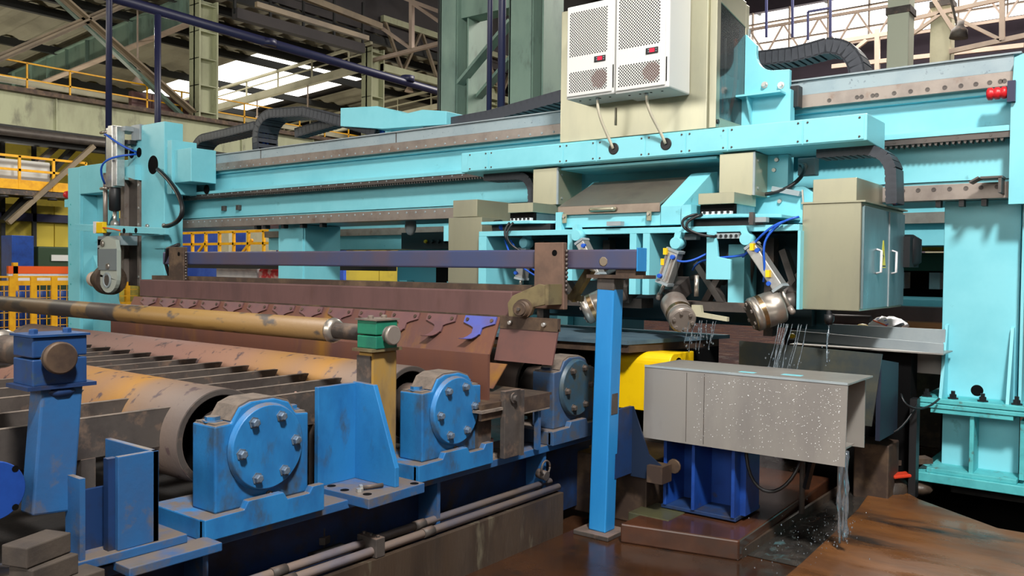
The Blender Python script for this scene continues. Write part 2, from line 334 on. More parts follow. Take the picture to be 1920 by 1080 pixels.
# plate girders of the left bay (one under each row)
def rgirder(y, m, label, x0=-26.1, x1=-48, stiff=True):
    g = thing('roof_girder', label, 'girder', (x0, y, rz(x0) - 1.25), kind='structure')
    z0 = lambda x: rz(x) - 1.25
    MB().prism([(x0, z0(x0)), (x1, z0(x1)), (x1, z0(x1) + .95), (x0, z0(x0) + .95)], 'Y', y - .02, y + .02).build('web', m, g)
    MB().bar((x0, y, z0(x0)), (x1, y, z0(x1)), .3, .05, (0, 0, 1)).build('bottom_flange', PINK, g)
    MB().bar((x0, y, z0(x0) + .95), (x1, y, z0(x1) + .95), .3, .05).build('top_flange', m, g)
    if stiff:
        x = x0 - 1.2
        while x > x1:
            MB().box(x - .02, x + .02, y - .14, y + .14, z0(x), z0(x) + .95).build('stiffener', GRNG, g); x -= 1.7
    return g
rgirder(8.6, GRNG, 'grey green roof plate girder nearest the left frame edge')
rgirder(16.3, GRNG, 'grey green roof plate girder with stiffeners left of the tan pillar')
def tgirder(y, label):
    g = thing('roof_truss', label, 'truss', (-26.1, y, rz(-26) - 1.3), kind='structure')
    z0 = lambda x: rz(x) - 1.3
    MB().bar((-26.1, y, z0(-26.1)), (-48, y, z0(-48)), .25, .3).build('bottom_chord', CREAM, g)
    MB().bar((-26.1, y, z0(-26.1) + .9), (-48, y, z0(-48) + .9), .14, .1).build('top_chord', CREAM, g)
    MB().bar((-26.1, y, z0(-26.1) + .55), (-48, y, z0(-48) + .55), .05, .05).build('middle_rail', CREAM, g)
    for k in range(9):
        x = -27.5 - k * 2.4
        MB().bar((x, y, z0(x)), (x, y, z0(x) + .9), .06, .06, (0, 1, 0)).build('web_post', CREAM, g)
    return g
tgirder(24.0, 'pale open roof truss lit by the skylight behind it')
tgirder(31.6, 'dim open roof truss beyond the skylight')
# ---------------- pillars of the left row
def pillar(y, label, x=-26.0, w=.72, z1=10.6, m=PALEG):
    p = thing('pillar', label, 'pillar', (x, y, 6.58), kind='structure')
    MB().box(x - .3, x + .3, y - w / 2, y - w / 2 + .06, 6.58, z1).build('flange', m, p); MB().box(x - .3, x + .3, y + w / 2 - .06, y + w / 2, 6.58, z1).build('flange', m, p)
    MB().box(x - .04, x + .04, y - w / 2, y + w / 2, 6.58, z1).build('web', m, p)
    for k in range(5): MB().box(x - .28, x + .28, y - w / 2, y + w / 2, 6.8 + k * .9, 6.83 + k * .9).build('diaphragm', m, p)
pillar(8.6, 'tan steel pillar rising from the crane beam, at the left edge'); pillar(16.3, 'tan steel pillar rising from the crane beam left of the skylight')
pillar(24.0, 'tan steel pillar with ribbed web right of the skylight'); pillar(31.6, 'distant steel pillar behind the green lattice column')
# X bracing of the row
for nm, a, b, lb in (('cross_brace', (-26, 8.408, 6.385), (-26, 14.039, 10.155), 'brown roof brace bar rising to the right at top left'),
                     ('cross_brace', (-26, 11.588, 9.633), (-26, 16.221, 6.648), 'brown roof brace bar falling to the right at top left')):
    g = thing(nm, lb, 'brace', a, kind='structure'); MB().bar(a, b, .06, .26, (1, 0, 0)).build('plate', BRACE, g); MB().bar(Vector(a) + Vector((-.1, 0, 0)), Vector(b) + Vector((-.1, 0, 0)), .22, .05, (1, 0, 0)).build('flange', BRACE, g)
tag(MB().bar((-26.4, 11.582, 9.676), (-26.4, 15.715, 6.739), .1, .2, (1, 0, 0)).build('cross_brace', GRNG), 'green brace bar running beside the brown falling brace', 'brace', kind='structure')
# crane runway girder
rw = thing('crane_runway', 'pale green crane runway girder along the left pillar row', 'crane beam', (-26, 14, 5.4), kind='structure')
for k in range(12):
    y = 2 + k * 3.1
    MB().box(-25.63, -25.57, y, y + 3.08, 5.42, 6.45).build('web_panel', PALEG, rw)
    MB().box(-25.8, -25.5, y + 3.06, y + 3.1, 5.42, 6.45).build('stiffener', PALEG, rw)
MB().box(-27.7, -25.35, 2, 39.2, 6.45, 6.58).build('top_flange', RUSTD, rw); MB().box(-25.85, -25.35, 2, 39.2, 5.3, 5.42).build('bottom_flange', SLATE, rw)
MB().box(-26.05, -25.95, 2, 39.2, 6.58, 6.68).build('crane_rail', RUSTD, rw)
# dark beam and pipe below the runway
tag(MB().bar((-24, 4, 5.05), (-24, 40, 5.05), .3, .45).build('service_beam', PURL), 'black service beam under the crane runway', 'beam', kind='structure')
tag(MB().cyl((-23.7, 4, 5.08), (-23.7, 40, 5.08), .12).build('service_pipe', STEELD), 'grey steel pipe running under the crane runway', 'pipe')
# walkway railing on the runway
def railing(name, label, pts, h, n, m, mid=(.5,), r=.025, group=None):
    t = thing(name, label, 'railing', pts[0], group)
    a, b = Vector(pts[0]), Vector(pts[1])
    for f in tuple(mid) + (1.0,):
        MB().bar(a + Vector((0, 0, h * f)), b + Vector((0, 0, h * f)), 2 * r, 2 * r).build('rail', m, t)
    for k in range(n + 1):
        p = a.lerp(b, k / n); MB().bar(p, p + Vector((0, 0, h)), 2 * r, 2 * r, (0, 1, 0)).build('post', m, t)
    return t
railing('walkway_railing', 'yellow walkway railing along the top of the crane runway', ((-26.6, 6, 6.6), (-26.6, 38, 6.6)), .95, 26, YELR, r=.022)
wb = thing('walkway_box', 'brown plate boxes behind the runway railing', 'box', (-27, 14.182, 6.572), None)
for k in range(4):
    y = 14.254 + k * .72
    MB().box(-27.1, -26.9, y, y + .68, 6.6, 7.35).build('side_panel', RUST, wb)
tag(MB().bar((-27.5, 10, 7.15), (-27.5, 36, 7.15), .12, .18).build('trolley_rail', CREAM), 'cream conductor rail behind the runway railing', 'rail', kind='structure')
# diagonal props below the runway
pr = thing('prop_strut', 'dark double strut slanting down below the service beam', 'strut', (-24.4, 9.407, 2.785))
MB().bar((-24.4, 9.407, 2.785), (-24.4, 11.274, 4.976), .12, .35, (1, 0, 0)).build('outer_flange', PURL, pr); MB().bar((-24.4, 8.962, 3.04), (-24.4, 10.768, 4.916), .12, .3, (1, 0, 0)).build('inner_flange', SLATE, pr)
tag(MB().bar((-23.55, 9.205, 2.713), (-23.55, 11.386, 4.937), .12, .16, (1, 0, 0)).build('prop_strut', BRACE), 'thin brown strut slanting down behind the left gantry leg', 'strut')
# yellow platform far left
pf = thing('platform', 'yellow railed platform below the crane runway at left', 'platform', (-24, 7, 3.6))
MB().box(-24.6, -23.6, 4, 11.5, 3.45, 3.6).build('deck', SLATE, pf); MB().box(-23.62, -23.58, 4, 11.5, 3.6, 3.85).build('kick_plate', YELR, pf)
for z in (4.1, 4.45): MB().bar((-23.6, 4, z), (-23.6, 11.2, z), .06, .06).build('rail', YELR, pf)
for k in range(9): MB().bar((-23.6, 4.4 + k * .85, 3.6), (-23.6, 4.4 + k * .85, 4.47), .06, .06, (0, 1, 0)).build('post', YELR, pf)
for k in range(12): MB().lathe((-23.55, 4.3 + k * .6, 3.42), (0, 0, -1), [(0, .12), (.06, .12)], 10).build('pipe_clip', BLACK, pf)
tag(MB().box(-24.55, -23.9, 7.5, 10.4, 3.601, 4.4).build('duct_box', WHITE, bev=.03), 'white duct box standing behind the yellow platform railing', 'box')
# wall, cabinets and fence at far left
tag(MB().box(-20.9, -20.3, 6.3, 7.62, -.05, 2.48).build('cream_block', CREAM, bev=.02), 'cream concrete block at the left frame edge', 'block')
wp = thing('inner_partition', 'yellow painted partition behind the left gantry leg', 'partition', (-25, 12, 0), kind='structure')
for k in range(8): MB().box(-25.1, -25, 6 + k * 2.5, 8.47 + k * 2.5, 0, 3.3).build('panel', YWALL, wp)
MB().bar((-24.9, 6, 2.95), (-24.9, 26, 2.95), .1, .22).build('tie_beam', NAVY, wp)
for y in (9.6, 10.4): MB().bar((-24.9, y, 0), (-24.9, y, 5), .1, .1, (0, 1, 0)).build('post', PURL, wp)
tag(MB().box(-22.4, -21.8, 8.6, 9.1, 0, 2.35).build('blue_cabinet', BLS, bev=.01), 'small blue cabinet behind the fence at far left', 'cabinet')
gm = thing('green_machine', 'dark green machine behind the fence at far left', 'machine', (-22, 9.8, 0))
MB().box(-22.5, -21.8, 9.2, 11.0, 0, 2.1).build('body', GREENM, gm, bev=.03); MB().box(-21.8, -21.77, 9.5, 9.9, 1.75, 1.9).build('name_plate', WHITE, gm)
MB().box(-21.9, -21.7, 10, 11, 1.55, 1.72).build('tray', PINK, gm)
fn = thing('mesh_fence', 'yellow mesh fence at left behind the rollers', 'fence', (-19, 6.5, 0))
for k in range(8):
    y = 6.6 + k * .42
    MB().box(-19.03, -18.97, y, y + .12, 0, 1.42).build('post', YELR, fn)
for z in (.72, 1.22, 1.38): MB().box(-19.02, -18.98, 6.4, 10.2, z, z + (.04 if z > 1.3 else .1)).build('rail', YELR, fn)
for k in range(24):
    y = 6.5 + k * .14
    MB().box(-19.005, -18.995, y, y + .014, .1, 1.3).build('mesh_wire', YELR, fn)
for k in range(8): MB().box(-19.005, -18.995, 6.4, 10.2, .2 + k * .15, .214 + k * .15).build('mesh_wire', YELR, fn)
orr = thing('orange_barrier', 'orange and white barrier rail beyond the yellow fence', 'barrier', (-20.5, 9, 0))
MB().box(-20.55, -20.45, 8, 11, 1.45, 1.62).build('top_rail', ORNG, orr); MB().box(-20.54, -20.46, 8, 11, 1.25, 1.45).build('mesh_panel', PLAST, orr)
for y in (8.1, 9.4, 10.7): MB().box(-20.55, -20.45, y, y + .1, 0, 1.7).build('post', YELR, orr)
for k in range(5): tag(MB().cyl((-19.5, 7.3 + k * .45, -.05), (-19.5, 7.3 + k * .45, 1.1), .18).build('drum', BLS), 'blue drum standing behind the yellow mesh fence', 'drum', 'drums behind the fence')
# railing and crates seen below the beam
r2 = railing('guard_railing', 'yellow guard railing seen below the gantry beam at left', ((-22, 12, 1.78), (-12.5, 12, 1.78)), .72, 16, YELR, (.6,), r=.03)
for k in range(5): MB().bar((-21.6 + k * 1.9, 12, 1.75), (-20.9 + k * 1.9, 12, 2.3), .06, .05, (0, 1, 0)).build('brace', YELR, r2)
tag(MB().bar((-22, 12.1, 1.68), (-12.5, 12.1, 1.68), .25, .14).build('walkway_beam', PURL), 'dark walkway beam below the yellow guard railing', 'beam')
BSH = mat('blue_sheet', (34, 78, 190), 0.5, col2=(60, 100, 205), scale=2)
tag(MB().box(-24.8, -17, 14.7, 14.8, -.05, 2.75).build('blue_tarpaulin', BSH), 'blue sheet hanging behind the yellow guard railing', 'sheet')
for k, x in enumerate((-21.612, -20.25)):
    tag(MB().box(x, x + (.55, 1.1)[k], 14, 14.2, -.05, 2.72).build('pale_panel', CREAM), ('cream panel before the blue sheet, left one', 'cream panel before the blue sheet, right one')[k], 'panel')
cr = tag(MB().box(-19.077, -17.334, 12.3, 13.2, -.05, 1.66).build('wrapped_crate', PLAST, bev=.06), 'white sheet wrapped crate seen under the purple bar', 'crate')
CRR = mat('red_white_wrap', (226, 60, 70), 0.45, col2=(240, 196, 190), scale=5, lo=.5, hi=.6)
tag(MB().box(-17.292, -16.506, 12.3, 13.0, -.05, 1.62).build('wrapped_crate', CRR, bev=.05), 'red wrapped crate right of the white wrapped crate', 'crate')
# hanging lamps
def lampshade(p, zt, label, r=.22):
    t = thing('pendant_lamp', label, 'lamp', p, 'pendant lamps under the hall roof')
    x, y, z = p
    MB().cyl((x, y, z + .3), (x, y, zt), .035, n=6).build('rod', PINK, t); MB().lathe((x, y, z), (0, 0, 1), [(0, r), (.12, r * .8), (.28, .07), (.34, .07)], 14).build('shade', PINK, t)
for p, lb in (((-30, 16.12, 8.275), 'pendant lamp left of the tan pillar under the far roof'), ((-33.867, 24, 8.315), 'pendant lamp below the bright truss, left one'), ((-30.169, 24, 8.266), 'pendant lamp below the bright truss, right one'),
              ((-30, 30.102, 10.386), 'pendant lamp beside the navy pipe near the lattice column'), ((-30, 20.057, 12.044), 'pendant lamp high above the skylight'), ((-28, 27.3, 13.579), 'pendant lamp at top beside the pink truss')):
    lampshade(p, rz(p[0]) - 1.44 if abs(p[1] - 24) < .1 else min(rz(min(p[0], -26.1)) if p[0] < -26 else 17, p[2] + 3), lb)
# pale trusses between third pillar and lattice column
t2 = thing('pale_truss', 'pale pink roof truss left of the green lattice column', 'truss', (-25.829, 24, 10.154), kind='structure')
MB().bar((-25.987, 24, 10.154), (-20.279, 24, 10.346), .16, .14).build('bottom_chord', PINK, t2); MB().bar((-23.791, 24, 10.283), (-23.815, 24, 12.416), .16, .16, (0, 1, 0)).build('post', PINK, t2)
MB().bar((-25.844, 24, 11.608), (-23.791, 24, 10.283), .12, .14, (0, 1, 0)).build('diagonal', PINK, t2); MB().bar((-23.812, 24, 12.102), (-22.149, 24, 10.99), .12, .14, (0, 1, 0)).build('diagonal', PINK, t2)
MB().bar((-24.924, 24, 12.667), (-21.879, 24, 11.287), .14, .3, (0, 1, 0)).build('top_chord', PINK, t2)
t3 = thing('runway_truss', 'tan lattice truss running from the third pillar into the distance', 'truss', (-26, 24, 9.8), kind='structure')
MB().bar((-25.8, 24.3, 9.9), (-25.8, 42, 9.9), .2, .3).build('bottom_chord', PALEG, t3); MB().bar((-25.8, 24.3, 11.9), (-25.8, 42, 11.9), .2, .25).build('top_chord', PALEG, t3)
for k in range(8):
    y = 24.4 + k * 2.2
    MB().bar((-25.8, y, 11.9), (-25.8, y + 1.1, 9.9), .1, .14, (1, 0, 0)).build('web_bar', BRACE, t3); MB().bar((-25.8, y + 1.1, 9.9), (-25.8, y + 2.2, 11.9), .1, .14, (1, 0, 0)).build('web_bar', BRACE, t3)
# crane girder and pipes high above
for a, b, r, lb in (((-22, 15.536, 9.587), (-22, 20.064, 9.556), .08, 'tan pipe high under the main roof, lower one'), ((-24, 18.676, 11.067), (-24, 22.563, 10.864), .11, 'tan girder high under the main roof, upper one')):
    tag(MB().bar(a, b, r * 1.6, r * 2).build('overhead_girder', BRACE), lb, 'girder', kind='structure')
ct = thing('cable_tray', 'dark perforated cable tray high above the skylight', 'cable tray', (-25, 17.023, 10.2), kind='structure')
MB().bar((-25, 16.817, 10.15), (-25, 22.526, 10.155), .3, .35).build('tray', ROOFD, ct)
for k in range(5): MB().bar(Vector((-25, 16.817, 10.15)).lerp(Vector((-25, 22.526, 10.155)), k / 4), Vector((-25, 16.817, 10.15)).lerp(Vector((-25, 22.526, 10.155)), k / 4) + Vector((0, 0, 1.8)), .08, .08, (0, 1, 0)).build('hanger', PURL, ct)
# green lattice column
lc = thing('lattice_column', 'tall grey green twin leg lattice crane column behind the gantry', 'column', (-10.8, 13, 0), kind='structure')
for x0, x1, xw in ((-11.84, -11.42, -11.28), (-10.05, -9.53, -9.42)):
    MB().box(x0, x1, 12.75, 12.8, 0, 11).build('cover_plate', GRNG, lc, bev=.01); MB().box(x0, x0 + .04, 12.75, 13.6, 0, 11).build('flange', GRNG, lc); MB().box(x1 - .02, x1 + .02, 12.8, 13.15, 0, 11).build('flange', GRNG, lc)
    MB().box(x1, xw, 13.12, 13.16, 0, 11).build('web', GRNG, lc); MB().box(xw, xw + .04, 12.95, 13.6, 0, 11).build('flange', GRNG, lc)
MB().box(-11.4, -10.1, 12.9, 13.3, 6.72, 8.8).build('tie_plate', GRNG, lc)
MB().bar((-11.62, 12.9, 5.25), (-10.1, 12.9, 6.45), .06, .22, (0, 1, 0)).build('lacing_bar', GRNG, lc); MB().bar((-11.5, 13.3, 5.0), (-10.1, 13.3, 6.1), .06, .2, (0, 1, 0)).build('lacing_bar', GRNG, lc)
tag(MB().box(-9.84, -9.6, 13.6, 13.9, 0, 11).build('brown_post', RUSTD), 'dark brown post right of the green lattice column', 'post', kind='structure')
tag(MB().cyl((-11.98, 12.9, 0), (-11.98, 12.9, 11), .045, n=8).build('downpipe', PURL), 'thin dark downpipe left of the green lattice column', 'pipe')
# navy pipe frame
np_ = thing('navy_pipework', 'navy pipe on tall legs running over the gantry at left', 'pipe', (-15, 8, 3))
MB().tube([(-15, 5.5, 6.5), (-15, 17.1, 6.2), (-15, 17.34, 6.05), (-15, 17.34, 3.2)], .095, 10).build('main_pipe', NAVY, np_)
MB().cyl((-15, 8.45, 6.4), (-15, 8.45, 3.0), .06, n=10).build('leg', NAVY, np_)
for y in (10.9, 15): MB().cyl((-15, y, 6.28), (-15, y, 6.42), .17, n=10).build('coupling', NAVY, np_)
tag(MB().cyl((-14.9, 7.47, 3.43), (-14.9, 7.5, 9.5), .055, n=10).build('navy_pipe', NAVY), 'navy vertical pipe above the left sensor slide', 'pipe')
for px, lb in ((918, 'thin navy riser before the lattice column, left one'), (941, 'thicker navy riser before the lattice column, right one')):
    x = {918: -9.08, 941: -8.82}[px]
    tag(MB().cyl((x, 11, 3.0), (x, 11, 10), .045 if px == 918 else .065, n=10).build('navy_riser', NAVY), lb, 'pipe')
# right hand columns
for px0, px1, y, lb in ((1662, 1702, 20, 'pale green square hall pillar right of the cable chain'), (1743, 1783, 24, 'cream square hall pillar at upper right')):
    x0 = {1662: -5.08, 1743: -5.04}[px0]; x1 = {1662: -4.63, 1743: -4.55}[px0]
    p = thing('hall_pillar', lb, 'pillar', ((x0 + x1) / 2, y, 0), kind='structure')
    top = 9.3 if px0 == 1662 else 8.6
    MB().box(x0, x1, y, y + .5, 0, 12 if px0 == 1662 else 8.55).build('shaft', mat('light_green_pillar', (192, 198, 178), .6) if px0 == 1662 else CREAM, p, bev=.02)
    MB().box(x0 - .03, x1 + .03, y - .03, y + .53, 7.4 if px0 == 1662 else 8.55, 7.55 if px0 == 1662 else 8.7).build('collar', SLATE, p)
t4 = thing('pale_truss', 'pale truss with long diagonals at the top right', 'truss', (-3.5, 24, 7.8), kind='structure')
MB().bar((-4.578, 24, 7.349), (-2.881, 24, 7.499), .1, .12).build('bottom_chord', PINK, t4); MB().bar((-3.401, 24, 7.451), (-3.424, 24, 8.514), .12, .12, (0, 1, 0)).build('post', PINK, t4)
MB().bar((-4.597, 24, 8.287), (-3.401, 24, 7.451), .08, .1, (0, 1, 0)).build('diagonal', PINK, t4); MB().bar((-5.602, 24, 7.849), (-4.723, 24, 8.39), .08, .1, (0, 1, 0)).build('diagonal', PINK, t4)
MB().bar((-5.046, 24, 8.885), (-4.465, 24, 7.832), .1, .12, (0, 1, 0)).build('diagonal', PINK, t4); MB().bar((-5.612, 24, 8.324), (-2.903, 24, 8.507), .1, .1).build('top_chord', PINK, t4)
t5 = thing('low_truss', 'thin pale girder lattice below the windows at upper right', 'truss', (-8, 26, 7), kind='structure')
MB().bar((-8.155, 26, 8.561), (-6.502, 26, 8.581), .1, .12).build('top_chord', PINK, t5); MB().bar((-8.141, 26, 7.843), (-3.176, 26, 7.725), .1, .12).build('bottom_chord', PINK, t5)
MB().bar((-6.869, 26, 8.748), (-6.844, 26, 7.512), .13, .13, (0, 1, 0)).build('post', PINK, t5); MB().bar((-7.531, 26, 8.23), (-7.16, 26, 8.485), .1, .1, (0, 1, 0)).build('diagonal', PINK, t5)
t6 = thing('gallery_frame', 'dark blue pipe gallery hanging before the end windows', 'pipe frame', (-9, 30, 9), kind='structure')
for a, b in (((-10.184, 26, 9.04), (-10.215, 26, 10.71)), ((-9.354, 26, 8.909), (-9.385, 26, 10.547)), ((-8.205, 26, 8.728), (-8.236, 26, 10.322))): MB().bar(a, b, .07, .07, (0, 1, 0)).build('hanger', NAVY, t6)
MB().bar((-8.892, 26, 9.612), (-8.222, 26, 9.605), .06, .06).build('cross_bar', NAVY, t6); MB().bar((-8.892, 26, 9.612), (-8.876, 26, 8.753), .06, .06, (0, 1, 0)).build('hanger', NAVY, t6)
hl = thing('projector_lamp', 'grey bell shaped floodlight hanging at the top right', 'lamp', (-4.036, 22, 7.287))
MB().lathe((-4.011, 22, 7.16), (0.1, 0, 1), [(0, .2), (.2, .17), (.3, .08), (.4, .08)], 12).build('shade', SLATE, hl); MB().cyl((-4.039, 22, 7.436), (-4.2, 22, 8.144), .03, n=6).build('rod', SLATE, hl)
# ================================================================ roller table
RY = [1.03, 2.244, 3.474, 4.682, 5.9]
# frame of the near side
fr = thing('roller_table_frame', 'dark blue steel frame beam carrying the roller bearings', 'frame', (-3.2, 2.4, 0))
MB().box(-3.42, -3.09, -1.5, 5.1, .535, .578).build('top_flange', BLW, fr, bev=.004); MB().box(-3.29, -3.25, -1.5, 5.1, .04, .535).build('web', BLD, fr)
MB().box(-3.36, -3.19, -1.5, 4.42, .272, .30).build('bottom_flange', BLD, fr)
for y in (.4, 1.95, 3.36, 4.35): MB().box(-3.25, -3.11, y, y + .025, .30, .535).build('stiffener', BLW, fr)
MB().box(-8.9, -8.4, -1.5, 6.5, .02, .578).build('far_beam', BLD, fr)
pan = MB(); pan.box(-8.4, -3.42, -1.5, 5.1, .3, .34)
pan.build('scale_pan', DCONC, fr)  # pan colour blackened for the shade below the rollers
du = MB()
for k in range(7): du.ball((-3.15 + random.uniform(-.06, .06), 3.85 + k * .05, .578), .06, (1, 1, .35), 8)
tag(du.build('dust_pile', DUST), 'grey dust pile on the frame beside the channel bracket', 'dust', kind='stuff')
# ---- rollers
SHELL = ramped('roller_rust_shell', 0, [(-5.2, (112, 82, 76)), (-3.4, (122, 90, 82)), (-2.2, (126, 94, 84)), (-1.45, (132, 98, 78)), (-1.1, (140, 102, 54)), (-.85, (132, 98, 66)), (-.62, (150, 106, 38)), (-.48, (124, 98, 76)), (-.25, (112, 94, 82)), (0, (94, 82, 76))], 0.62, 0.0, .18, 1.4, dirt=(74, 58, 58), dlo=.6, dhi=.66, dscale=4, stretch=(3.5, 3, 3))
def roller(i, label):
    y = RY[i]; z = .905; R = .225; x0 = -3.43
    if i == 4: x0 = -3.95
    t = thing('table_roller', label, 'roller', (x0, y, z), 'rollers of the roller table')
    MB().lathe((x0, y, z), (-1, 0, 0), [(.0, .195), (0, R), (4.95, R), (4.95, .19)], 56, False).build('shell', SHELL, t)
    MB().lathe((x0, y, z), (-1, 0, 0), [(.005, .194), (.16, .188), (.16, .02)], 40, False).build('end_recess', HOLE, t)
    MB().lathe((x0, y, z), (1, 0, 0), [(-.006, .193), (0.002, .198), (.002, R - .004), (-.004, R)], 48, False).build('end_rim', SLATE, t)
    MB().cyl((x0 - .16, y, z), (x0 + .18, y, z), .075, n=20).build('journal', SLATE, t)
    MB().lathe((x0 - 4.95, y, z), (-1, 0, 0), [(0, R), (0, .08), (.3, .08)], 24).build('far_journal', SLATE, t)
    return t
roller(0, 'table roller nearest the camera at the lower left edge'); roller(1, 'rust and yellow table roller behind the foremost round bearing cover')
roller(2, 'rust and yellow table roller behind the second bearing, under the tan pipe'); roller(3, 'brown table roller behind the third bearing under the curtain'); roller(4, 'dim table roller just beyond the curtain near the blue post')
# ---- bearing blocks
def bearing(y0, label, m, mc):
    zc = .912
    t = thing('bearing_block', label, 'bearing', (-3.15, y0, .578), 'bearing blocks of the rollers')
    MB().box(-3.46, -3.06, y0 - .325, y0 + .285, .578, .665).build('base', m, t, bev=.006)
    MB().prism([(y0 - .325, .578), (y0 + .285, .578), (y0 + .285, .70), (y0 + .22, .70), (y0 + .20, .672), (y0 + .08, .672), (y0 + .06, .705), (y0 - .12, .705), (y0 - .14, .672), (y0 - .325, .668)], 'X', -3.085, -3.045).build('base_lip', m, t, bev=.004)
    b = MB().prism([(y0 - .245, .665), (y0 + .235, .665), (y0 + .235, 1.03), (y0 + .165, 1.035), (y0 + .125, 1.092), (y0 + .05, 1.116), (y0 - .07, 1.116), (y0 - .125, 1.096), (y0 - .165, 1.035), (y0 - .245, 1.03)], 'X', -3.27, -3.10).build('housing', m, t, bev=.008)
    MB().prism([(y0 + .163, 1.040), (y0 + .125, 1.094), (y0 + .05, 1.118), (y0 - .07, 1.118), (y0 - .125, 1.098), (y0 - .163, 1.040), (y0 - .168, 1.043), (y0 - .129, 1.102), (y0 - .072, 1.123), (y0 + .052, 1.123), (y0 + .129, 1.098), (y0 + .168, 1.043)], 'X', -3.262, -3.112).build('dust_cover', DUST, t)
    for s in (-.205, .2): MB().box(-3.26, -3.12, y0 + s - .03, y0 + s + .03, 1.032, 1.038).build('dust_patch', DUST, t)
    for s in (-.2, .2): hexbolt((-3.19, y0 + s, 1.036), (0, 0, 1), .032, .022, 'cap_bolt', t, m)
    MB().lathe((-3.10, y0, zc), (1, 0, 0), [(0, .19), (.006, .19), (.010, .183), (.026, .183), (.03, .178)], 48).build('cover', mc, t)
    for k in range(6):
        a = math.radians(64 + 60 * k)
        MB().lathe((-3.071, y0 + .14 * math.cos(a), zc + .14 * math.sin(a)), (1, 0, 0), [(0, .026), (.005, .026), (.005, .019), (.024, .019), (.027, .014)], 6).build('bolt', BOLTM if m is BL else SLATE, t)
    MB().lathe((-3.10, y0 + .02, .695), (1, 0, 0), [(0, .018), (.01, .018), (.01, .01), (.022, .012)], 8).build('grease_nipple', SLATE, t)
    MB().cyl((-3.46, y0, zc), (-3.27, y0, zc), .12, n=24).build('hub', SLATE, t)
    return t
cvp = thing('round_cover', 'round blue cover plate at the left edge behind the post', 'cover', (-3.1, 1.165, .83))
MB().lathe((-3.12, 1.165, .93), (1, 0, 0), [(0, .10), (.02, .10), (.023, .097)], 40).build('disc', BLS, cvp)
for s_ in (.066, -.066): MB().lathe((-3.097, 1.165 + .066, .93 + s_), (1, 0, 0), [(0, .011), (.0015, .011)], 12).build('bolt_hole', HOLE, cvp)
MB().cyl((-3.4, 1.165, .93), (-3.12, 1.165, .93), .06, n=20).build('hub', SLATE, cvp); MB().box(-3.40, -3.30, 1.1, 1.23, .578, .93).build('bearing_foot', BLD, cvp)
bearing(RY[1], 'large blue bearing block in the foreground with six bolts', BL, BL)
bearing(RY[2], 'second blue bearing block, behind the gusset bracket', BL, BL)
bearing(RY[3], 'dirty grey blue bearing block beside the leaning blue post', BLG, BLGC)
# ---- skid grates between rollers
def grate(name, label, i, xs, y0, y1, zt=1.05):
    t = thing('skid_grate', label, 'grate', (-5.5, (y0 + y1) / 2, .34), 'skid grates between the rollers')
    for x in xs:
        MB().prism([(y0, zt), (y1, zt), (y1 - .10, zt - .17), (y0 + .1, zt - .17)], 'X', x - .014, x + .014).build('skid_bar', SLATE, t)
        MB().box(x - .015, x + .015, y0 + .005, y1 - .005, zt, zt + .002).build('dusty_edge', DUST, t)
    MB().box(xs[-1], xs[0], (y0 + y1) / 2 - .06, (y0 + y1) / 2 + .06, zt - .17, zt - .15).build('tie_plate', SLATE, t)
    for k in range(0, len(xs), 3): MB().box(xs[k] - .02, xs[k] + .02, (y0 + y1) / 2 - .03, (y0 + y1) / 2 + .03, .34, zt - .17).build('support', SLATE, t)
    return t
X1 = [-3.50 - .3 * k for k in range(15)]
grate('g', 'skid grate between the second and third rollers', 1, X1, 2.43, 3.27)
grate('g', 'skid grate at the left between the two foremost rollers', 0, [-3.58, -3.95, -4.4, -4.74, -5.1, -5.5, -5.9, -6.3], 1.22, 2.18)
grate('g', 'skid grate hidden under the curtain apron', 2, [-3.6, -4.1, -4.6, -5.1], 3.85, 4.4, 1.0)
for k, x in enumerate(X1[:9]):
    hb = MB().lathe((x - .15, 2.86, .885), (0, 0, 1), [(0, .15), (.06, .1), (.11, .055), (.135, .012)], 14)
    for v in hb.bm.verts: v.co += Vector((random.uniform(-.015, .015), random.uniform(-.015, .015), random.uniform(-.008, .008)))
    tag(hb.build('scale_heap', mat('pink_scale_%d' % k, (168, 132, 120), .9, col2=(140, 108, 98), scale=20, bump=.4, bscale=80)), 'small pinkish mill scale heap between two skid bars', 'debris', 'scale heaps between the skid bars', 'stuff')
# ---- roller shaped pipes on posts
PIPEM = ramped('tan_banded_pipe', 0, [(-4.9, (100, 82, 62)), (-3.35, (106, 86, 62)), (-3.3, (58, 54, 54)), (-2.95, (58, 54, 54)), (-2.93, (116, 92, 60)), (-2.72, (118, 94, 58)), (-2.7, (56, 53, 54)), (-2.3, (58, 54, 53)), (-2.27, (126, 98, 56)), (-1.2, (134, 104, 54)), (0, (128, 100, 64))], .5, .0, .14, 5, dirt=(70, 62, 56), dlo=.56, dhi=.63, dscale=4.5, stretch=(1, 2, 2))
def guide_pipe(y, z, x0, xr, x1, r, label, tl=.045):
    t = thing('guide_pipe', label, 'pipe', (xr, y, z), 'guide pipes across the rollers')
    MB().lathe((xr, y, z), (-1, 0, 0), [(0, r), (xr - x1, r)], 32).build('tube', PIPEM, t)
    MB().cyl((x0, y, z), (xr, y, z), tl, n=24).build('stub_shaft', SLATE, t)
    MB().lathe((xr + .03, y, z), (-1, 0, 0), [(0, tl + .005), (.01, r * .97), (.03, r + .006), (.045, r + .002)], 28).build('weld_ring', CHROME, t)
    e = MB().lathe((x0, y, z), (1, 0, 0), [(0, tl + .006), (.02, tl + .006), (.024, tl)], 28).build('shaft_end', RUSTD if tl > .046 else STEEL, t)
    return t
guide_pipe(3.06, 1.347, -3.165, -3.615, -8.6, .064, 'long tan rust banded guide pipe ending at the green clamp')
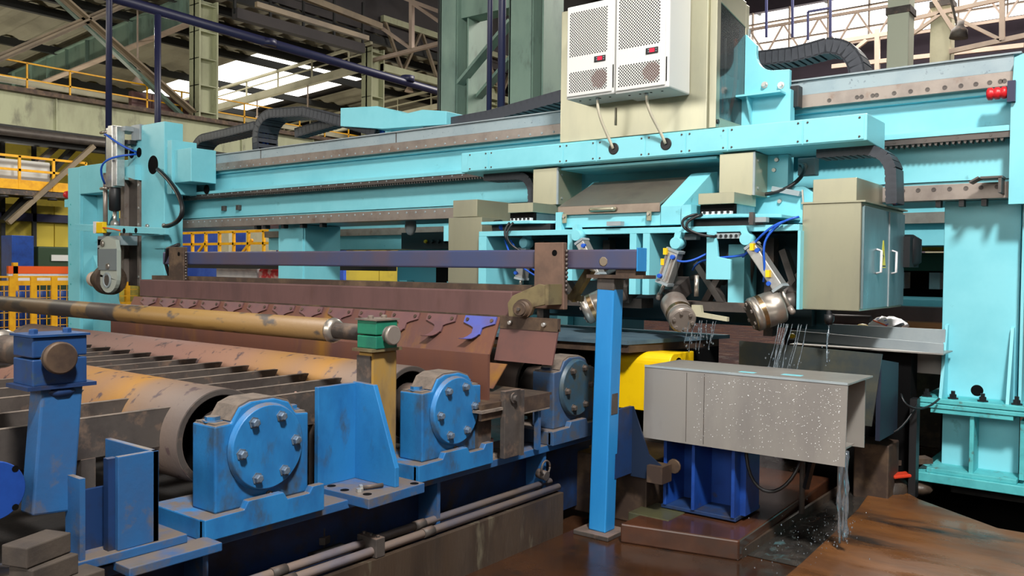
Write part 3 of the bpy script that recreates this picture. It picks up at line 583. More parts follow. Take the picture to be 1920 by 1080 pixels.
guide_pipe(1.385, 1.362, -3.12, -3.60, -8.0, .07, 'guide pipe stub with silver weld ring at the left edge', .052)
def clamp(y, z, x0, x1, w, h0, h1, m, label, gp):
    t = thing('pipe_clamp', label, 'clamp', ((x0 + x1) / 2, y, z - h0), gp)
    MB().box(x0, x1, y - w, y + w, z - h0, z - .004).build('lower_half', m, t, bev=.005); MB().box(x0, x1, y - w, y + w, z + .002, z + h1).build('upper_half', m, t, bev=.005)
    MB().box(x0 - .008, x1 + .008, y - w - .008, y + w + .008, z + h1, z + h1 + .008).build('cap_plate', DUST if m is GRN else m, t)
    for s in (-1, 1): MB().lathe(((x0 + x1) / 2, y + s * w * .62, z + h1 + .008), (0, 0, 1), [(0, .016), (.014, .016), (.017, .01)], 6).build('bolt', DUST if m is GRN else m, t)
    return t
clamp(3.05, 1.347, -3.33, -3.185, .075, .07, .075, GRN, 'green two part pipe clamp on the yellow stained post', None)
clamp(1.40, 1.362, -3.3, -3.14, .095, .10, .075, mat('navy_clamp_paint', (28, 66, 116), .45, col2=(30, 58, 104), scale=9, dirt=(60, 76, 70), dscale=14), 'dark blue two part pipe clamp on the leaning left post', None)
POSTY = mat('yellow_burnt_post', (160, 124, 56), .5, 0, col2=(132, 120, 92), scale=4, stretch=(1, 1, .35), dirt=(120, 96, 62), dscale=7, dlo=.52, dhi=.68)
p2 = thing('clamp_post', 'yellow heat stained square post under the green clamp', 'post', (-3.26, 3.05, .60))
MB().box(-3.32, -3.215, 2.975, 3.155, .606, 1.262).build('tube', POSTY, p2, bev=.012); MB().box(-3.34, -3.19, 2.95, 3.165, 1.262, 1.277).build('top_plate', OLIVE, p2)
MB().prism([(2.975, .6), (2.965, .6), (2.965, 1.24), (2.975, 1.24)], 'X', -3.32, -3.22).build('side_face', SLATE, p2)
gb = thing('gusset_bracket', 'blue gusset bracket with base plate between two bearings', 'bracket', (-3.15, 2.9, .55))
MB().prism([(-3.35, 2.70), (-2.95, 2.715), (-2.96, 3.105), (-3.35, 3.115)], 'Z', .555, .605).build('base_plate', BLW, gb, bev=.004)
MB().box(-3.33, -3.30, 2.70, 2.965, .605, 1.10).build('side_plate', BL, gb, bev=.003)
MB().prism([(-3.32, .605), (-3.005, .605), (-3.005, .70), (-3.165, 1.10), (-3.32, 1.105)], 'Y', 2.94, 2.968).build('gusset_plate', BL, gb, bev=.003)
MB().box(-3.345, -3.335, 2.72, 2.96, .605, 1.0).build('back_plate', BLD, gb)
for x, y in ((-3.27, 2.76), (-3.02, 2.77), (-2.99, 3.06), (-3.16, 2.75)): MB().lathe((x, y, .605), (0, 0, 1), [(0, .022), (.0015, .022)], 16).build('bolt_hole', HOLE, gb)
lb = thing('loose_bolt', 'loose grey bolt lying on the gusset base plate', 'bolt', (-3.07, 2.86, .605))
MB().cyl((-3.05, 2.90, .619), (-3.09, 2.80, .619), .011, n=10).build('shank', SLATE, lb); MB().lathe((-3.09, 2.80, .619), (-.4, -1, 0), [(0, .017), (.014, .017)], 6).build('head', ALU, lb)
nt_ = MB().lathe((-3.08, 2.775, .606), (0, 0, 1), [(0, .018), (.016, .018)], 6); tag(nt_.build('loose_nut', ALU), 'loose steel nut beside the loose bolt', 'nut')
# left post
p1 = thing('leaning_post', 'worn blue square post at far left under a dark blue clamp', 'post', (-3.2, 1.38, .8))
MB().bar((-3.19, 1.375, .80), (-3.2, 1.415, 1.27), .10, .145, (0, 1, 0)).build('tube', BLW, p1, bev=.008); MB().box(-3.31, -3.13, 1.285, 1.525, 1.25, 1.264).build('top_plate', BLD, p1)
wl = MB().ball((-3.19, 1.41, 1.235), .06, (1, 1.2, .5), 10); wl.build('weld_bead', BLD, p1)
lbk = thing('channel_bracket', 'worn blue U shaped bracket beside the leaning left post', 'bracket', (-3.1, 1.6, .61))
MB().box(-3.42, -3.04, 1.40, 1.84, .60, .635).build('base_plate', BLW, lbk, bev=.004)
MB().box(-3.075, -3.05, 1.565, 1.725, .635, .985).build('front_plate', BLW, lbk, bev=.003); MB().box(-3.42, -3.05, 1.70, 1.725, .635, .985).build('side_plate', BLW, lbk, bev=.003)
MB().box(-3.11, -3.075, 1.54, 1.575, .635, .978).build('corner_plate', BLD, lbk); MB().box(-3.17, -3.15, 1.43, 1.57, .635, .86).build('web_plate', BLD, lbk); MB().box(-3.16, -3.05, 1.425, 1.445, .635, .93).build('side_rib', BLW, lbk)
sr = tag(MB().box(-3.06, -2.94, 1.55, 1.93, .565, .60).build('support_rail', BLW, bev=.004), 'short blue rail below the foremost bearing', 'rail')
# bars of wood at bottom left
for k, (x, y, z, rzz, lb_) in enumerate(((-3.0, 1.26, .735, .35, 'top grey brown timber bar of the stack at bottom left'), (-2.98, 1.275, .663, .3, 'second timber bar from the top of the bottom left stack'),
                                         (-2.97, 1.36, .593, .15, 'short timber bar poking out right of the bottom left stack'), (-2.93, 1.40, .522, .1, 'lowest timber bar at the bottom left corner'), (-2.97, 1.16, .593, .1, 'timber bar cut off by the left frame edge'))):
    mb = MB().box(-.055, .055, -.09, .09, -.035, .035); o = mb.build('timber_bar', WOODM, bev=.005); o.location = (x, y, z); o.rotation_euler = (0, 0, rzz)
    tag(o, lb_, 'timber', 'timber bars at bottom left')
tb = tag(MB().box(-3.02, -2.86, 1.0, 1.48, .0, .486).build('timber_rest', BLD), 'dark support under the timber bars', 'support')
gh = MB().tube([(-3.3, 1.12, 1.2), (-3.28, 1.2, 1.18), (-3.3, 1.22, 1.1), (-3.33, 1.18, 1.05)], .028, 8); tag(gh.build('green_hose', GRN), 'green hose end at the left frame edge', 'hose')
# ---- pipes along the kerb
for x, z, r, lb_ in ((-3.13, .325, .022, 'upper grey pipe running along the kerb'), (-3.065, .30, .022, 'lower tan grey pipe running along the kerb')):
    t = thing('kerb_pipe', lb_, 'pipe', (x, 0, z), 'pipes along the kerb')
    MB().cyl((x, -1, z), (x, 4.45, z), r, n=12).build('tube', mat('pipe_%s' % lb_[:5], (136, 120, 110), .45, .1, col2=(104, 106, 122), scale=3, stretch=(1, .6, 1), dirt=(120, 84, 60), dscale=3), t)
    MB().cyl((x, 3.2, z), (x, 3.28, z), r + .004, n=12).build('coupling', SLATE, t); MB().cyl((x, 2.3, z), (x, 2.38, z), r + .004, n=12).build('coupling', SLATE, t)
ps = thing('pipe_saddle', 'small grey clamp block holding the two kerb pipes', 'clamp', (-3.1, 2.86, .268))
MB().box(-3.17, -3.03, 2.84, 2.90, .27, .365).build('block', SLATE, ps, bev=.004)
for x in (-3.15, -3.1, -3.05): MB().lathe((x, 2.87, .365), (0, 0, 1), [(0, .009), (.01, .009)], 6).build('bolt', SLATE, ps)
an = thing('anchor_bolt', 'rusty anchor bolt standing in the dark behind the pipes', 'bolt', (-3.27, 2.7, .3))
MB().box(-3.34, -3.2, 2.6, 2.8, .3, .315).build('plate', DCONC, an); MB().cyl((-3.27, 2.7, .315), (-3.27, 2.7, .41), .022, n=8).build('stud', SLATE, an); MB().lathe((-3.27, 2.7, .335), (0, 0, 1), [(0, .042), (.035, .042)], 6).build('nut', SLATE, an)
ey = thing('ring_fitting', 'grey ring fitting in the dark left of the blue post', 'fitting', (-3.1, 4.3, .42))
n = 20; pts = [(-3.08, 4.33 + .045 * math.cos(2 * PI * k / n), .44 + .045 * math.sin(2 * PI * k / n)) for k in range(n + 1)]
MB().tube(pts, .007, 6).build('ring', SLATE, ey); MB().cyl((-3.14, 4.33, .40), (-3.07, 4.33, .39), .03, n=12).build('lug', SLATE, ey)
# ---- channel bracket between bearing two and three
cb = thing('channel_support', 'dirty brown channel on short legs between second and third bearing', 'support', (-3.1, 3.95, .578))
MB().box(-3.62, -3.02, 3.62, 4.30, .915, .93).build('top_flange', RUSTD, cb); MB().box(-3.04, -3.02, 3.62, 4.28, .84, .915).build('channel_web', RUSTD, cb); MB().box(-3.12, -3.02, 3.9, 4.28, .83, .842).build('lower_flange', DUST, cb)
MB().box(-3.03, -2.995, 3.80, 3.95, .60, .99).build('front_leg', SLATE, cb, bev=.003); MB().box(-3.05, -2.98, 3.94, 3.965, .60, .985).build('leg_flange', SLATE, cb); MB().box(-3.12, -3.08, 3.66, 3.78, .58, .885).build('rear_leg', SLATE, cb); MB().box(-3.14, -3.0, 3.6, 3.79, .885, .90).build('shelf_plate', DUST, cb)
MB().box(-3.08, -3.05, 4.2, 4.23, .58, .84).build('side_leg', BLW, cb)
MB().lathe((-2.995, 3.875, .945), (1, 0, 0), [(0, .032), (.012, .032), (.012, .018), (.03, .018)], 8).build('bolt', SLATE, cb)
# ---- apron plate
ap = thing('apron_plate', 'rust brown upright apron plate behind the second roller', 'plate', (-5.2, 3.79, .78))
MB().prism([(-7.5, .70), (-3.11, .70), (-3.11, 1.197), (-7.5, 1.185)], 'Y', 3.78, 3.80).build('sheet', RUSTO, ap)
MB().box(-7.5, -3.11, 3.80, 3.84, .62, .70).build('foot_rail', RUST, ap)
for x in (-7.2, -5.3, -3.5): MB().box(x, x + .04, 3.80, 3.9, .34, .70).build('foot', SLATE, ap)
# ---- curtain
cu = thing('plate_curtain', 'long rust brown deflector curtain with row of hook straps', 'curtain', (-5.7, 4.4, 1.36))
MB().box(-8.15, -3.42, 4.40, 4.52, 1.375, 1.545).build('hollow_beam', RUST, cu, bev=.008)
MB().box(-8.15, -3.36, 4.53, 4.68, 1.50, 1.585).build('rear_beam', RUSTD, cu)
MB().box(-8.05, -3.46, 4.38, 4.42, 1.33, 1.385).build('clamp_strip', RUSTD, cu)
n = 13; P0 = -8.0; dx = (8.0 - 3.44) / n
def slope(x0, x1, ya, za, yb, zb, th): return [(x0, ya, za), (x1, ya, za), (x1, yb, zb), (x0, yb, zb), (x0, ya + th, za), (x1, ya + th, za), (x1, yb + th, zb), (x0, yb + th, zb)]
BF = [(0, 1, 2, 3), (7, 6, 5, 4), (0, 4, 5, 1), (1, 5, 6, 2), (2, 6, 7, 3), (3, 7, 4, 0)]
STR = mat('purple_brown_strap', (116, 82, 82), .5, .2, col2=(104, 76, 80), scale=6)
STRB = mat('blue_violet_strap', (88, 98, 178), .45, .2, col2=(96, 92, 150), scale=6)
mb = MB(); mb.faces(slope(-8.15, -3.47, 4.345, 1.375, 4.20, 1.07, .012), BF); mb.build('curtain_sheet', RUSTO, cu)
for k in range(n):
    x0 = P0 + k * dx
    # straps: a wide plate with two bolts narrowing to a hooked tongue
    last = k == n - 1
    def on(u, v, off):  # u along X, v metres down the curtain from its top, off outwards
        d = Vector((0, -.429, -.903)); nn = Vector((0, -.903, .429)); p = Vector((x0 + u, 4.345, 1.37)) + d * v + nn * off; return p
    mb = MB(); w = .27; o_ = .03
    prof = [(o_, .0), (o_ + w, 0), (o_ + w, .05), (o_ + w - .07, .072), (o_ + w / 2 + .038, .085), (o_ + w / 2 + .036, .13), (o_ + w / 2 - .036, .13), (o_ + w / 2 - .038, .085), (o_ + .07, .072), (o_, .05)]
    vs = [on(u, v, .016) for u, v in prof] + [on(u, v, .004) for u, v in prof]; m_ = len(prof)
    mb.faces(vs, [tuple(range(m_)), tuple(range(2 * m_ - 1, m_ - 1, -1))] + [(i, (i + 1) % m_, m_ + (i + 1) % m_, m_ + i) for i in range(m_)])
    tp = [(.125, .008), (.15, .014), (.172, .028), (.185, .052)]
    vs = [on(o_ + w / 2 + s - (.02 * i), v, q + e) for e in (0, .01) for i, (v, q) in enumerate(tp) for s in (-.035, .035)]
    fs = [(2 * i, 2 * i + 1, 2 * i + 3, 2 * i + 2) for i in range(3)] + [(8 + 2 * i, 8 + 2 * i + 2, 8 + 2 * i + 3, 8 + 2 * i + 1) for i in range(3)]
    fs += [(2 * i, 2 * i + 2, 8 + 2 * i + 2, 8 + 2 * i) for i in range(3)] + [(2 * i + 1, 8 + 2 * i + 1, 8 + 2 * i + 3, 2 * i + 3) for i in range(3)] + [(6, 7, 15, 14)]
    mb.faces(vs, fs)
    so = mb.build('hook_strap', STRB if last else STR, cu)
    if last: so['label'] = 'blue violet hook strap'
    for u in (.06, .27): MB().lathe(on(u, .03, .015), (0, -.903, .429), [(0, .013), (.008, .013)], 8).build('bolt', RUSTD, so)
mb = MB(); mb.faces(slope(-3.46, -3.0, 4.335, 1.32, 4.27, 1.10, .012), BF); sp = mb.build('end_sheet', mat('salmon_rust', (98, 64, 58), .6, 0, col2=(80, 56, 54), scale=3), cu); MB().box(-3.46, -3.0, 4.325, 4.36, 1.305, 1.385).build('end_strip', RUSTD, cu)
for x in (-3.37, -3.1): MB().lathe((x, 4.325, 1.345), (0, -1, 0), [(0, .016), (.02, .012)], 8).build('bolt', ALU, cu)
mb = MB(); mb.faces(slope(-3.5, -3.30, 4.20, 1.09, 4.06, .95, .01), BF); mb.build('bottom_flap', RUSTO, cu)
# ---- square bar with bracket plates
hb = thing('hanger_bar', 'long purple blue square bar across the machine', 'bar', (-5.3, 4.6, 1.76))
MB().box(-7.95, -2.56, 4.53, 4.63, 1.697, 1.822).build('tube', PURP, hb, bev=.012)
MB().lathe((-2.80, 4.53, 1.745), (0, -1, 0), [(0, .032), (.0008, .026)], 9).build('tan_scuff', mat('tan_scuff_paint', (122, 110, 94), .7), hb)
MB().box(-2.56, -2.552, 4.522, 4.638, 1.687, 1.832).build('end_cap', BLP, hb, bev=.003)
for x, lb_ in ((-3.30, None), (-7.75, None)):
    w = .24 if x > -5 else .27
    pl = MB().prism([(x, 1.435), (x + w, 1.435), (x + w, 1.47), (x + w - .01, 1.868), (x, 1.868)], 'Y', 4.48, 4.525).build('bracket_plate', RUSTD if x < -5 else mat('brown_bracket_steel', (124, 98, 84), .5, .3, col2=(104, 84, 74), scale=5, dirt=(150, 124, 104), dscale=7, dlo=.6, dhi=.72), hb, bev=.006)
    for z in (1.50, 1.80): MB().lathe((x + w * .68, 4.48, z), (0, -1, 0), [(0, .02), (.002, .02)], 14).build('bolt_hole', HOLE, pl)
    wb_ = MB()
    for k in range(10): wb_.ball((x + w + .004, 4.50, 1.56 + k * .028), .011, (1, 1, 1.2), 6)
    wb_.build('weld_bead', STEELD, pl)
ar = MB(); ar.tube([(-7.9, 4.6, 1.5), (-7.92, 4.55, 1.7), (-7.8, 4.5, 1.85), (-7.6, 4.5, 1.89)], .02, 6); ar.build('hose', BLACK, hb)
MB().bar((-3.16, 4.72, 1.491), (-3.011, 4.72, 1.697), .05, .055, (0, 1, 0)).build('stay_arm', OLIVE, hb); MB().bar((-3.2, 4.74, 1.511), (-3.088, 4.74, 1.5), .04, .04, (0, 1, 0)).build('stay_foot', OLIVE, hb)
pv = thing('pivot_bearing', 'olive steel pivot lug with round shaft end on the curtain', 'pivot', (-3.2, 4.36, 1.46))
MB().prism([(-3.40, 1.385), (-3.34, 1.36), (-3.22, 1.40), (-3.2, 1.45), (-3.09, 1.475), (-3.09, 1.59), (-3.16, 1.60), (-3.37, 1.52), (-3.41, 1.47)], 'Y', 4.34, 4.365).build('lug_plate', OLIVE, pv, bev=.004)
MB().box(-3.10, -3.075, 4.33, 4.48, 1.47, 1.60).build('side_plate', OLIVE, pv)
MB().lathe((-3.27, 4.34, 1.44), (.25, -1, 0), [(0, .062), (.03, .062), (.03, .05), (.075, .05), (.075, .04), (.09, .04)], 24).build('shaft_end', RUSTD, pv)
MB().lathe((-3.27, 4.34, 1.44), (.25, -1, 0), [(.09, .012), (.105, .012)], 6).build('bolt', SLATE, pv)
# ---- leaning blue post
bp = thing('blue_post', 'bright blue leaning square post holding the purple bar end', 'post', (-2.83, 4.6, 0))
MB().bar((-2.84, 4.62, .03), (-2.80, 4.62, 1.60), .125, .12, (0, 1, 0)).build('tube', BLP, bp, bev=.008)
MB().bar((-2.802, 4.62, 1.565), (-2.799, 4.62, 1.642), .127, .122, (0, 1, 0)).build('burnt_top', SLATE, bp, bev=.006)
MB().box(-2.93, -2.52, 4.54, 4.70, 1.642, 1.664).build('top_plate', RUSTD, bp); MB().box(-2.72, -2.58, 4.55, 4.68, 1.664, 1.697).build('spacer_plate', RUSTD, bp)
MB().box(-2.98, -2.72, 4.5, 4.74, 0, .03).build('foot_plate', SLATE, bp, bev=.005)
MB().box(-2.775, -2.755, 4.58, 4.66, .78, 1.0).build('weld_patch', SLATE, bp, bev=.003)
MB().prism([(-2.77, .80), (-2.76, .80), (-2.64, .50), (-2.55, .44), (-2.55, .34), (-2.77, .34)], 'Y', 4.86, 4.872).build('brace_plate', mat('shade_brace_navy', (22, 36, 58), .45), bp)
MB().box(-2.63, -2.52, 4.82, 4.95, .33, .44).build('brace_foot', RUSTD, bp)
MB().box(-2.79, -2.765, 4.65, 4.87, .36, .80).build('brace_web', BLD, bp)
# ================================================================ gantry
ga = thing('gantry', 'long turquoise gantry beam with steel rails on thick legs', 'gantry', (-8, 7.5, 0))
XR = -.93
MB().box(-13.1, -.5, 7.22, 8.0, 2.26, 3.17).build('box_beam', TQ, ga)
MB().box(-13.5, XR, 7.11, 7.6, 3.172, 3.292).build('top_strip', BLUEGREY, ga, bev=.004); MB().box(-13.5, XR + .05, 7.09, 7.66, 3.292, 3.305).build('top_lip', GREYP, ga)
up = MB().box(-13.5, XR, 7.10, 7.23, 3.066, 3.172).build('upper_rail', STEEL, ga, bev=.003)
MB().box(-13.5, XR, 7.17, 7.23, 3.03, 3.066).build('rail_seat', TQ, ga)
MB().prism([(7.05, 2.735), (7.05, 2.775), (7.22, 2.80), (7.22, 2.735)], 'X', -12.7, XR + .02).build('ledge', TQ, ga)
rk = MB().box(-12.7, XR, 7.06, 7.16, 2.69, 2.735).build('gear_rack', STEELD, ga)
tm = MB()
for k in range(293): tm.prism([(-12.68 + .04 * k, 2.69), (-12.656 + .04 * k, 2.69), (-12.662 + .04 * k, 2.668), (-12.674 + .04 * k, 2.668)], 'Y', 7.07, 7.15)
tm.build('rack_teeth', STEELD, rk, kind='stuff')
lr = MB().box(-12.7, XR - .01, 7.10, 7.23, 2.252, 2.372).build('lower_rail', STEEL, ga, bev=.003)
MB().box(-12.7, XR, 7.205, 7.23, 2.40, 2.404).build('beam_seam', HOLE, ga)
def railbolt(x, z, par, y=7.10, r=.017): return MB().lathe((x, y, z), (0, -1, 0), [(0, r), (.004, r), (.004, r * .62), (.001, r * .55)], 10).build('bolt', STEELD, par)
for x in (-2.24, -2.02, -1.985, -1.9, -1.87, -1.74, -1.62, -1.5, -1.38, -1.27, -1.17, -1.08, -1.01, -.985): railbolt(x, 3.105, up)
for x in (-1.66, -1.55, -1.44, -1.33, -1.22, -1.12, -1.015, -.985): railbolt(x, 2.335, lr)
for x in (-1.95, -1.72, -1.5, -1.28, -1.06): railbolt(x, 2.715, rk, 7.06, .011)
sm = MB()
for k in range(52):
    for z, y in ((3.095, 7.10), (2.335, 7.10)):
        sm.lathe((-12.5 + k * .15, y, z), (0, -1, 0), [(0, .014), (.006, .011)], 6)
    sm.lathe((-12.5 + k * .15, 7.06, 2.72), (0, -1, 0), [(0, .010), (.006, .008)], 6)
sm.build('small_rail_bolts', GREYP, ga, kind='stuff')
for x in (-1.43, -1.27, -1.12): MB().box(x, x + .035, 7.12, 7.2, 2.2, 2.252).build('clamp_block', BLACK, ga)
for x in (-10.1, -9.9, -9.5, -9.1, -8.7): MB().box(x, x + .05, 7.12, 7.2, 2.2, 2.252).build('clamp_block', BLACK, ga)
for x in (-10.98, -10.62): MB().box(x, x + .07, 7.17, 7.22, 2.49, 2.56).build('proximity_switch', STEELD, ga, bev=.004)
for x in (-12.6, -9.95, -7.3): MB().box(x, x + .012, 7.106, 7.112, 3.175, 3.29).build('strip_joint', SLATE, ga)
# end stop and buffer
es = MB().prism([(-.93, 2.2), (-.5, 2.2), (-.5, 3.4), (-.915, 3.25), (-.93, 2.9)], 'Y', 7.02, 7.10).build('end_plate', TQ, ga)
MB().box(-.95, -.90, 6.98, 7.06, 2.93, 3.08).build('buffer_bracket', NAVY, es)
bf = MB().lathe((-.95, 7.02, 3.005), (-1, 0, 0), [(0, .036), (.015, .045), (.035, .045), (.045, .034), (.055, .045), (.08, .045), (.09, .034), (.1, .046), (.125, .046), (.135, .03)], 16).build('buffer', REDP, es)
gd = MB(); gd.box(-1.10, -.96, 6.93, 7.1, 2.385, 2.40); gd.bar((-1.10, 6.93, 2.39), (-1.16, 6.93, 2.355), .012, .15, (0, 1, 0)); gd.box(-.985, -.965, 6.93, 7.1, 2.28, 2.39)
gd.build('rail_clip', STEELD, ga)
# right leg
lg = MB().box(-1.40, -.88, 7.3, 7.9, .74, 2.255).build('leg', TQ, ga, bev=.006)
for x in (-1.36, -.915): MB().prism([(7.3, .742), (7.09, .742), (7.26, 1.29), (7.3, 1.30)], 'X', x - .011, x + .011).build('gusset', TQ, lg)
MB().box(-.86, -.84, 7.2, 7.9, .74, 2.25).build('side_flange', TQ, lg)
MB().lathe((-1.145, 7.3, .80), (0, -1, 0), [(0, .043), (.002, .043)], 24).build('access_hole', HOLE, lg)
fp = MB().box(-1.50, -.3, 7.05, 8.05, .705, .742).build('leg_plate', TQD, ga, bev=.005); MB().box(-1.505, -.3, 7.045, 8.06, .668, .70).build('leg_plate', TQD, ga, bev=.005)
for x, y in ((-1.46, 7.12), (-1.45, 7.7), (-1.28, 7.13), (-1.08, 7.13), (-.86, 7.13)): MB().lathe((x, y, .742), (0, 0, 1), [(0, .04), (.01, .04), (.01, .026), (.035, .026), (.035, .016), (.06, .016)], 6).build('anchor_bolt', BLACK, fp)
st = MB().box(-1.42, -.87, 7.055, 7.9, .632, .665).build('stub_flange', TQD, ga, bev=.004)
MB().box(-1.38, -.86, 7.30, 7.34, .2, .632).build('stub_plate', TQ, ga); MB().box(-1.155, -1.125, 7.08, 7.30, .2, .632).build('stub_web', TQD, ga, bev=.004)
MB().box(-1.44, -.84, 7.06, 7.95, .17, .205).build('stub_foot', TQD, ga, bev=.004); MB().box(-1.52, -.3, 7.03, 8.1, .10, .17).build('base_plate', TQD, ga, bev=.006)
MB().box(-.83, -.80, 7.1, 7.9, .2, .63).build('stub_rib', TQD, ga)
MB().box(-1.30, -.3, 7.25, 8.0, .0, .10).build('foot_block', DCONC, ga)
# middle leg and left leg
ml = MB().box(-9.80, -9.27, 7.3, 7.95, 0, 2.255).build('leg', TQ, ga, bev=.006)
MB().box(-9.27, -9.24, 7.32, 7.93, .4, 2.25).build('side_plate', TQ, ml)
ll = MB().box(-15.85, -15.40, 7.2, 7.62, 0, 3.42).build('leg', TQ, ga, bev=.01)
MB().box(-15.40, -15.36, 7.25, 7.9, 0, 2.9).build('side_plate', TQ, ll)
MB().prism([(-15.40, 2.93), (-12.9, 2.93), (-12.9, 3.43), (-15.40, 3.43)], 'Y', 7.2, 7.6).build('arm', TQ, ga, bev=.01)
MB().prism([(-15.40, 2.93), (-15.40, 1.9), (-14.5, 2.93)], 'Y', 7.5, 7.54).build('gusset', TQ, ll); MB().prism([(-15.40, .2), (-15.40, 1.9), (-14.6, .8), (-14.4, .2)], 'Y', 7.42, 7.6).build('foot_gusset', TQ, ll)
for k in range(7): MB().lathe((-15.74, 7.2, .6 + .36 * k), (0, -1, 0), [(0, .018), (.006, .018)], 6).build('plug', TQD, ll); 
MB().lathe((-15.9, 7.25, 2.95), (-1, 0, 0), [(0, .06), (.04, .07), (.1, .07), (.14, .05)], 14).build('buffer', REDP, ll)
MB().box(-15.98, -15.85, 7.2, 7.4, 2.72, 2.86).build('buffer_bracket', TQ, ll)
tag(MB().prism([(-13.9, 0), (-13.9, 1.3), (-13.3, 1.3), (-12.95, .3), (-12.95, 0)], 'Y', 7.7, 8.2).build('pedestal', TQ, bev=.01), 'turquoise tapered pedestal behind the sensor roller at left', 'pedestal')
# second gantry further back
g2 = thing('rear_gantry', 'second turquoise gantry beam seen through gaps behind the first', 'gantry', (-6, 10.3, 0))
MB().box(-14, 2, 10.2, 11, 2.0, 3.0).build('box_beam', TQ, g2); MB().box(-14, 2, 10.1, 10.25, 2.24, 2.36).build('rail', STEEL, g2); MB().box(-14, 2, 10.17, 10.2, 2.43, 2.44).build('seam', HOLE, g2)
for x in (-3.2, 1): MB().box(x, x + .5, 10.3, 11, 0, 2.0).build('leg', TQ, g2)
rm = thing('rear_machine', 'dark machinery with a green beam behind the right gantry leg', 'machine', (-2, 11, 0))
MB().box(-3.2, 0, 10.9, 11.4, 1.96, 2.06).build('yellow_rail', YELR, rm); MB().box(-3.2, 0, 10.8, 11.4, 1.72, 1.93).build('green_beam', GREENM, rm)
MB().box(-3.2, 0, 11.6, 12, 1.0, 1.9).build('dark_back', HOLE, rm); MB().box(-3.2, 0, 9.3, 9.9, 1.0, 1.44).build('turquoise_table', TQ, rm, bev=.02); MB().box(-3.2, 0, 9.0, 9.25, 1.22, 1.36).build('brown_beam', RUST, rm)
for x in (-2.7, -2.3, -2.05, -1.9): MB().box(x, x + .12, 11.2, 11.5, 1.5, 1.7).build('pipe_block', PLAST, rm)
MB().box(-3.2, 0, 8.8, 9.0, 1.16, 1.22).build('copper_strip', mat('orange_copper_strip', (206, 130, 84), .4, .3), rm); MB().box(-3.2, 0, 9.0, 12.0, 0, 1.0).build('bed', RUSTD, rm)
lm = thing('inner_machine', 'dark turquoise machine parts under the middle of the beam', 'machine', (-7.5, 9.2, 0))
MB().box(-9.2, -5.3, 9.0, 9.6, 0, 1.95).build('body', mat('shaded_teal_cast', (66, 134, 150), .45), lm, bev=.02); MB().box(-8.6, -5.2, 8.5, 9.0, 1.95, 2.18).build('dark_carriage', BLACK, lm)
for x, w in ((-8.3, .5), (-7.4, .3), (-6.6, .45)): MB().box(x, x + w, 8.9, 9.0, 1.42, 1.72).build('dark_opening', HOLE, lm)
MB().prism([(-7.9, 1.2), (-7.3, 1.2), (-7.3, 1.55), (-7.75, 1.55)], 'Y', 8.8, 9.0).build('slot', HOLE, lm)
for x in (-9.0, -8.05, -6.9, -6.15): MB().box(x, x + .16, 8.86, 8.99, .6, 1.5).build('rib', TQ, lm)
MB().lathe((-6.55, 8.75, 1.25), (0, 0, 1), [(0, .12), (.06, .17), (.35, .17)], 16).build('motor_cup', BLACK, lm)
MB().tube(bez((-6.3, 8.7, 1.3), (-6.0, 8.6, 1.1), (-5.9, 8.6, 1.5), (-6.05, 8.7, 1.7)), .02, 6).build('cable', BLACK, lm)
for x in (-7.38, -6.65): MB().ball((x, 7.45, 2.2), .09, (1, .6, 1.3), 10).build('pale_knob', GREYP, lm)
for k in range(4): MB().lathe((-8.1 + .12 * k, 8.48, 2.05), (0, -1, 0), [(0, .03), (.03, .02)], 8).build('fitting', YELR if k == 0 else BLACK, lm)
# ---------------- cable chains
def chain(label, pts, y, w, h, L=.075, m=CHAIN, hosecol=None, group='cable chains of the gantry', name='cable_chain'):
    root = thing(name, label, 'cable chain', (pts[0][0], y, pts[0][1]), group)
    P = [Vector((x, 0, z)) for x, z in pts]; acc = [P[0]]; 
    for a, b in zip(P, P[1:]):
        while (b - acc[-1]).length > L:
            acc.append(acc[-1] + (b - acc[-1]).normalized() * L)
    mesh = None
    for a, b in zip(acc, acc[1:]):
        c = (a + b) / 2; d = (b - a).normalized()
        if mesh is None:
            mb = MB(); hl = L * .56
            mb.box(-hl, hl, -w / 2, -w / 2 + .022, -h / 2, h / 2); mb.box(-hl, hl, w / 2 - .022, w / 2, -h / 2, h / 2)
            mb.box(-L * .5, L * .5, -w / 2, w / 2, h / 2 - .015, h / 2 + .004); mb.box(-L * .34, L * .34, -w / 2, w / 2, -h / 2 - .004, -h / 2 + .012)
            bmesh.ops.recalc_face_normals(mb.bm, faces=mb.bm.faces)
            mesh = bpy.data.meshes.new('chain_link'); mb.bm.to_mesh(mesh); mb.bm.free(); mesh.materials.append(m)
        o = bpy.data.objects.new('chain_link', mesh); C.objects.link(o); o.parent = root
        o.location = Vector((c.x, y, c.z)) - ORG[root]; o.rotation_euler = (0, -math.atan2(d.z, d.x), 0)
    for k, hc in enumerate(hosecol or ()):
        off = (-.3 + .6 * k / max(1, len(hosecol) - 1)) * w
        MB().tube([(a.x, y + off, a.z) for a in acc], h * .2, 6).build('hose', hc, root)
    return root
chain('charcoal cable chain loop on the left end of the beam top', [(-12.46, 3.36)] + [(-12.10 - .36 * math.cos(math.radians(a)), 3.42 + .30 * math.sin(math.radians(a))) for a in range(0, 95, 10)] + [(-11.4, 3.74), (-10.75, 3.78)], 7.75, .32, .12, .085, hosecol=(BLACK, REDP, BLACK))
chain('charcoal cable chain loop with blue hoses in the middle of the beam top', [(-10.72, 3.34), (-10.74, 3.6)] + [(-10.36 - .38 * math.cos(math.radians(a)), 3.62 + .30 * math.sin(math.radians(a))) for a in range(0, 92, 10)] + [(-9.6, 3.86), (-8.9, 3.66), (-8.1, 3.43)], 7.75, .36, .13, .085, hosecol=(BLACK, BCAB, BCAB, BLACK))
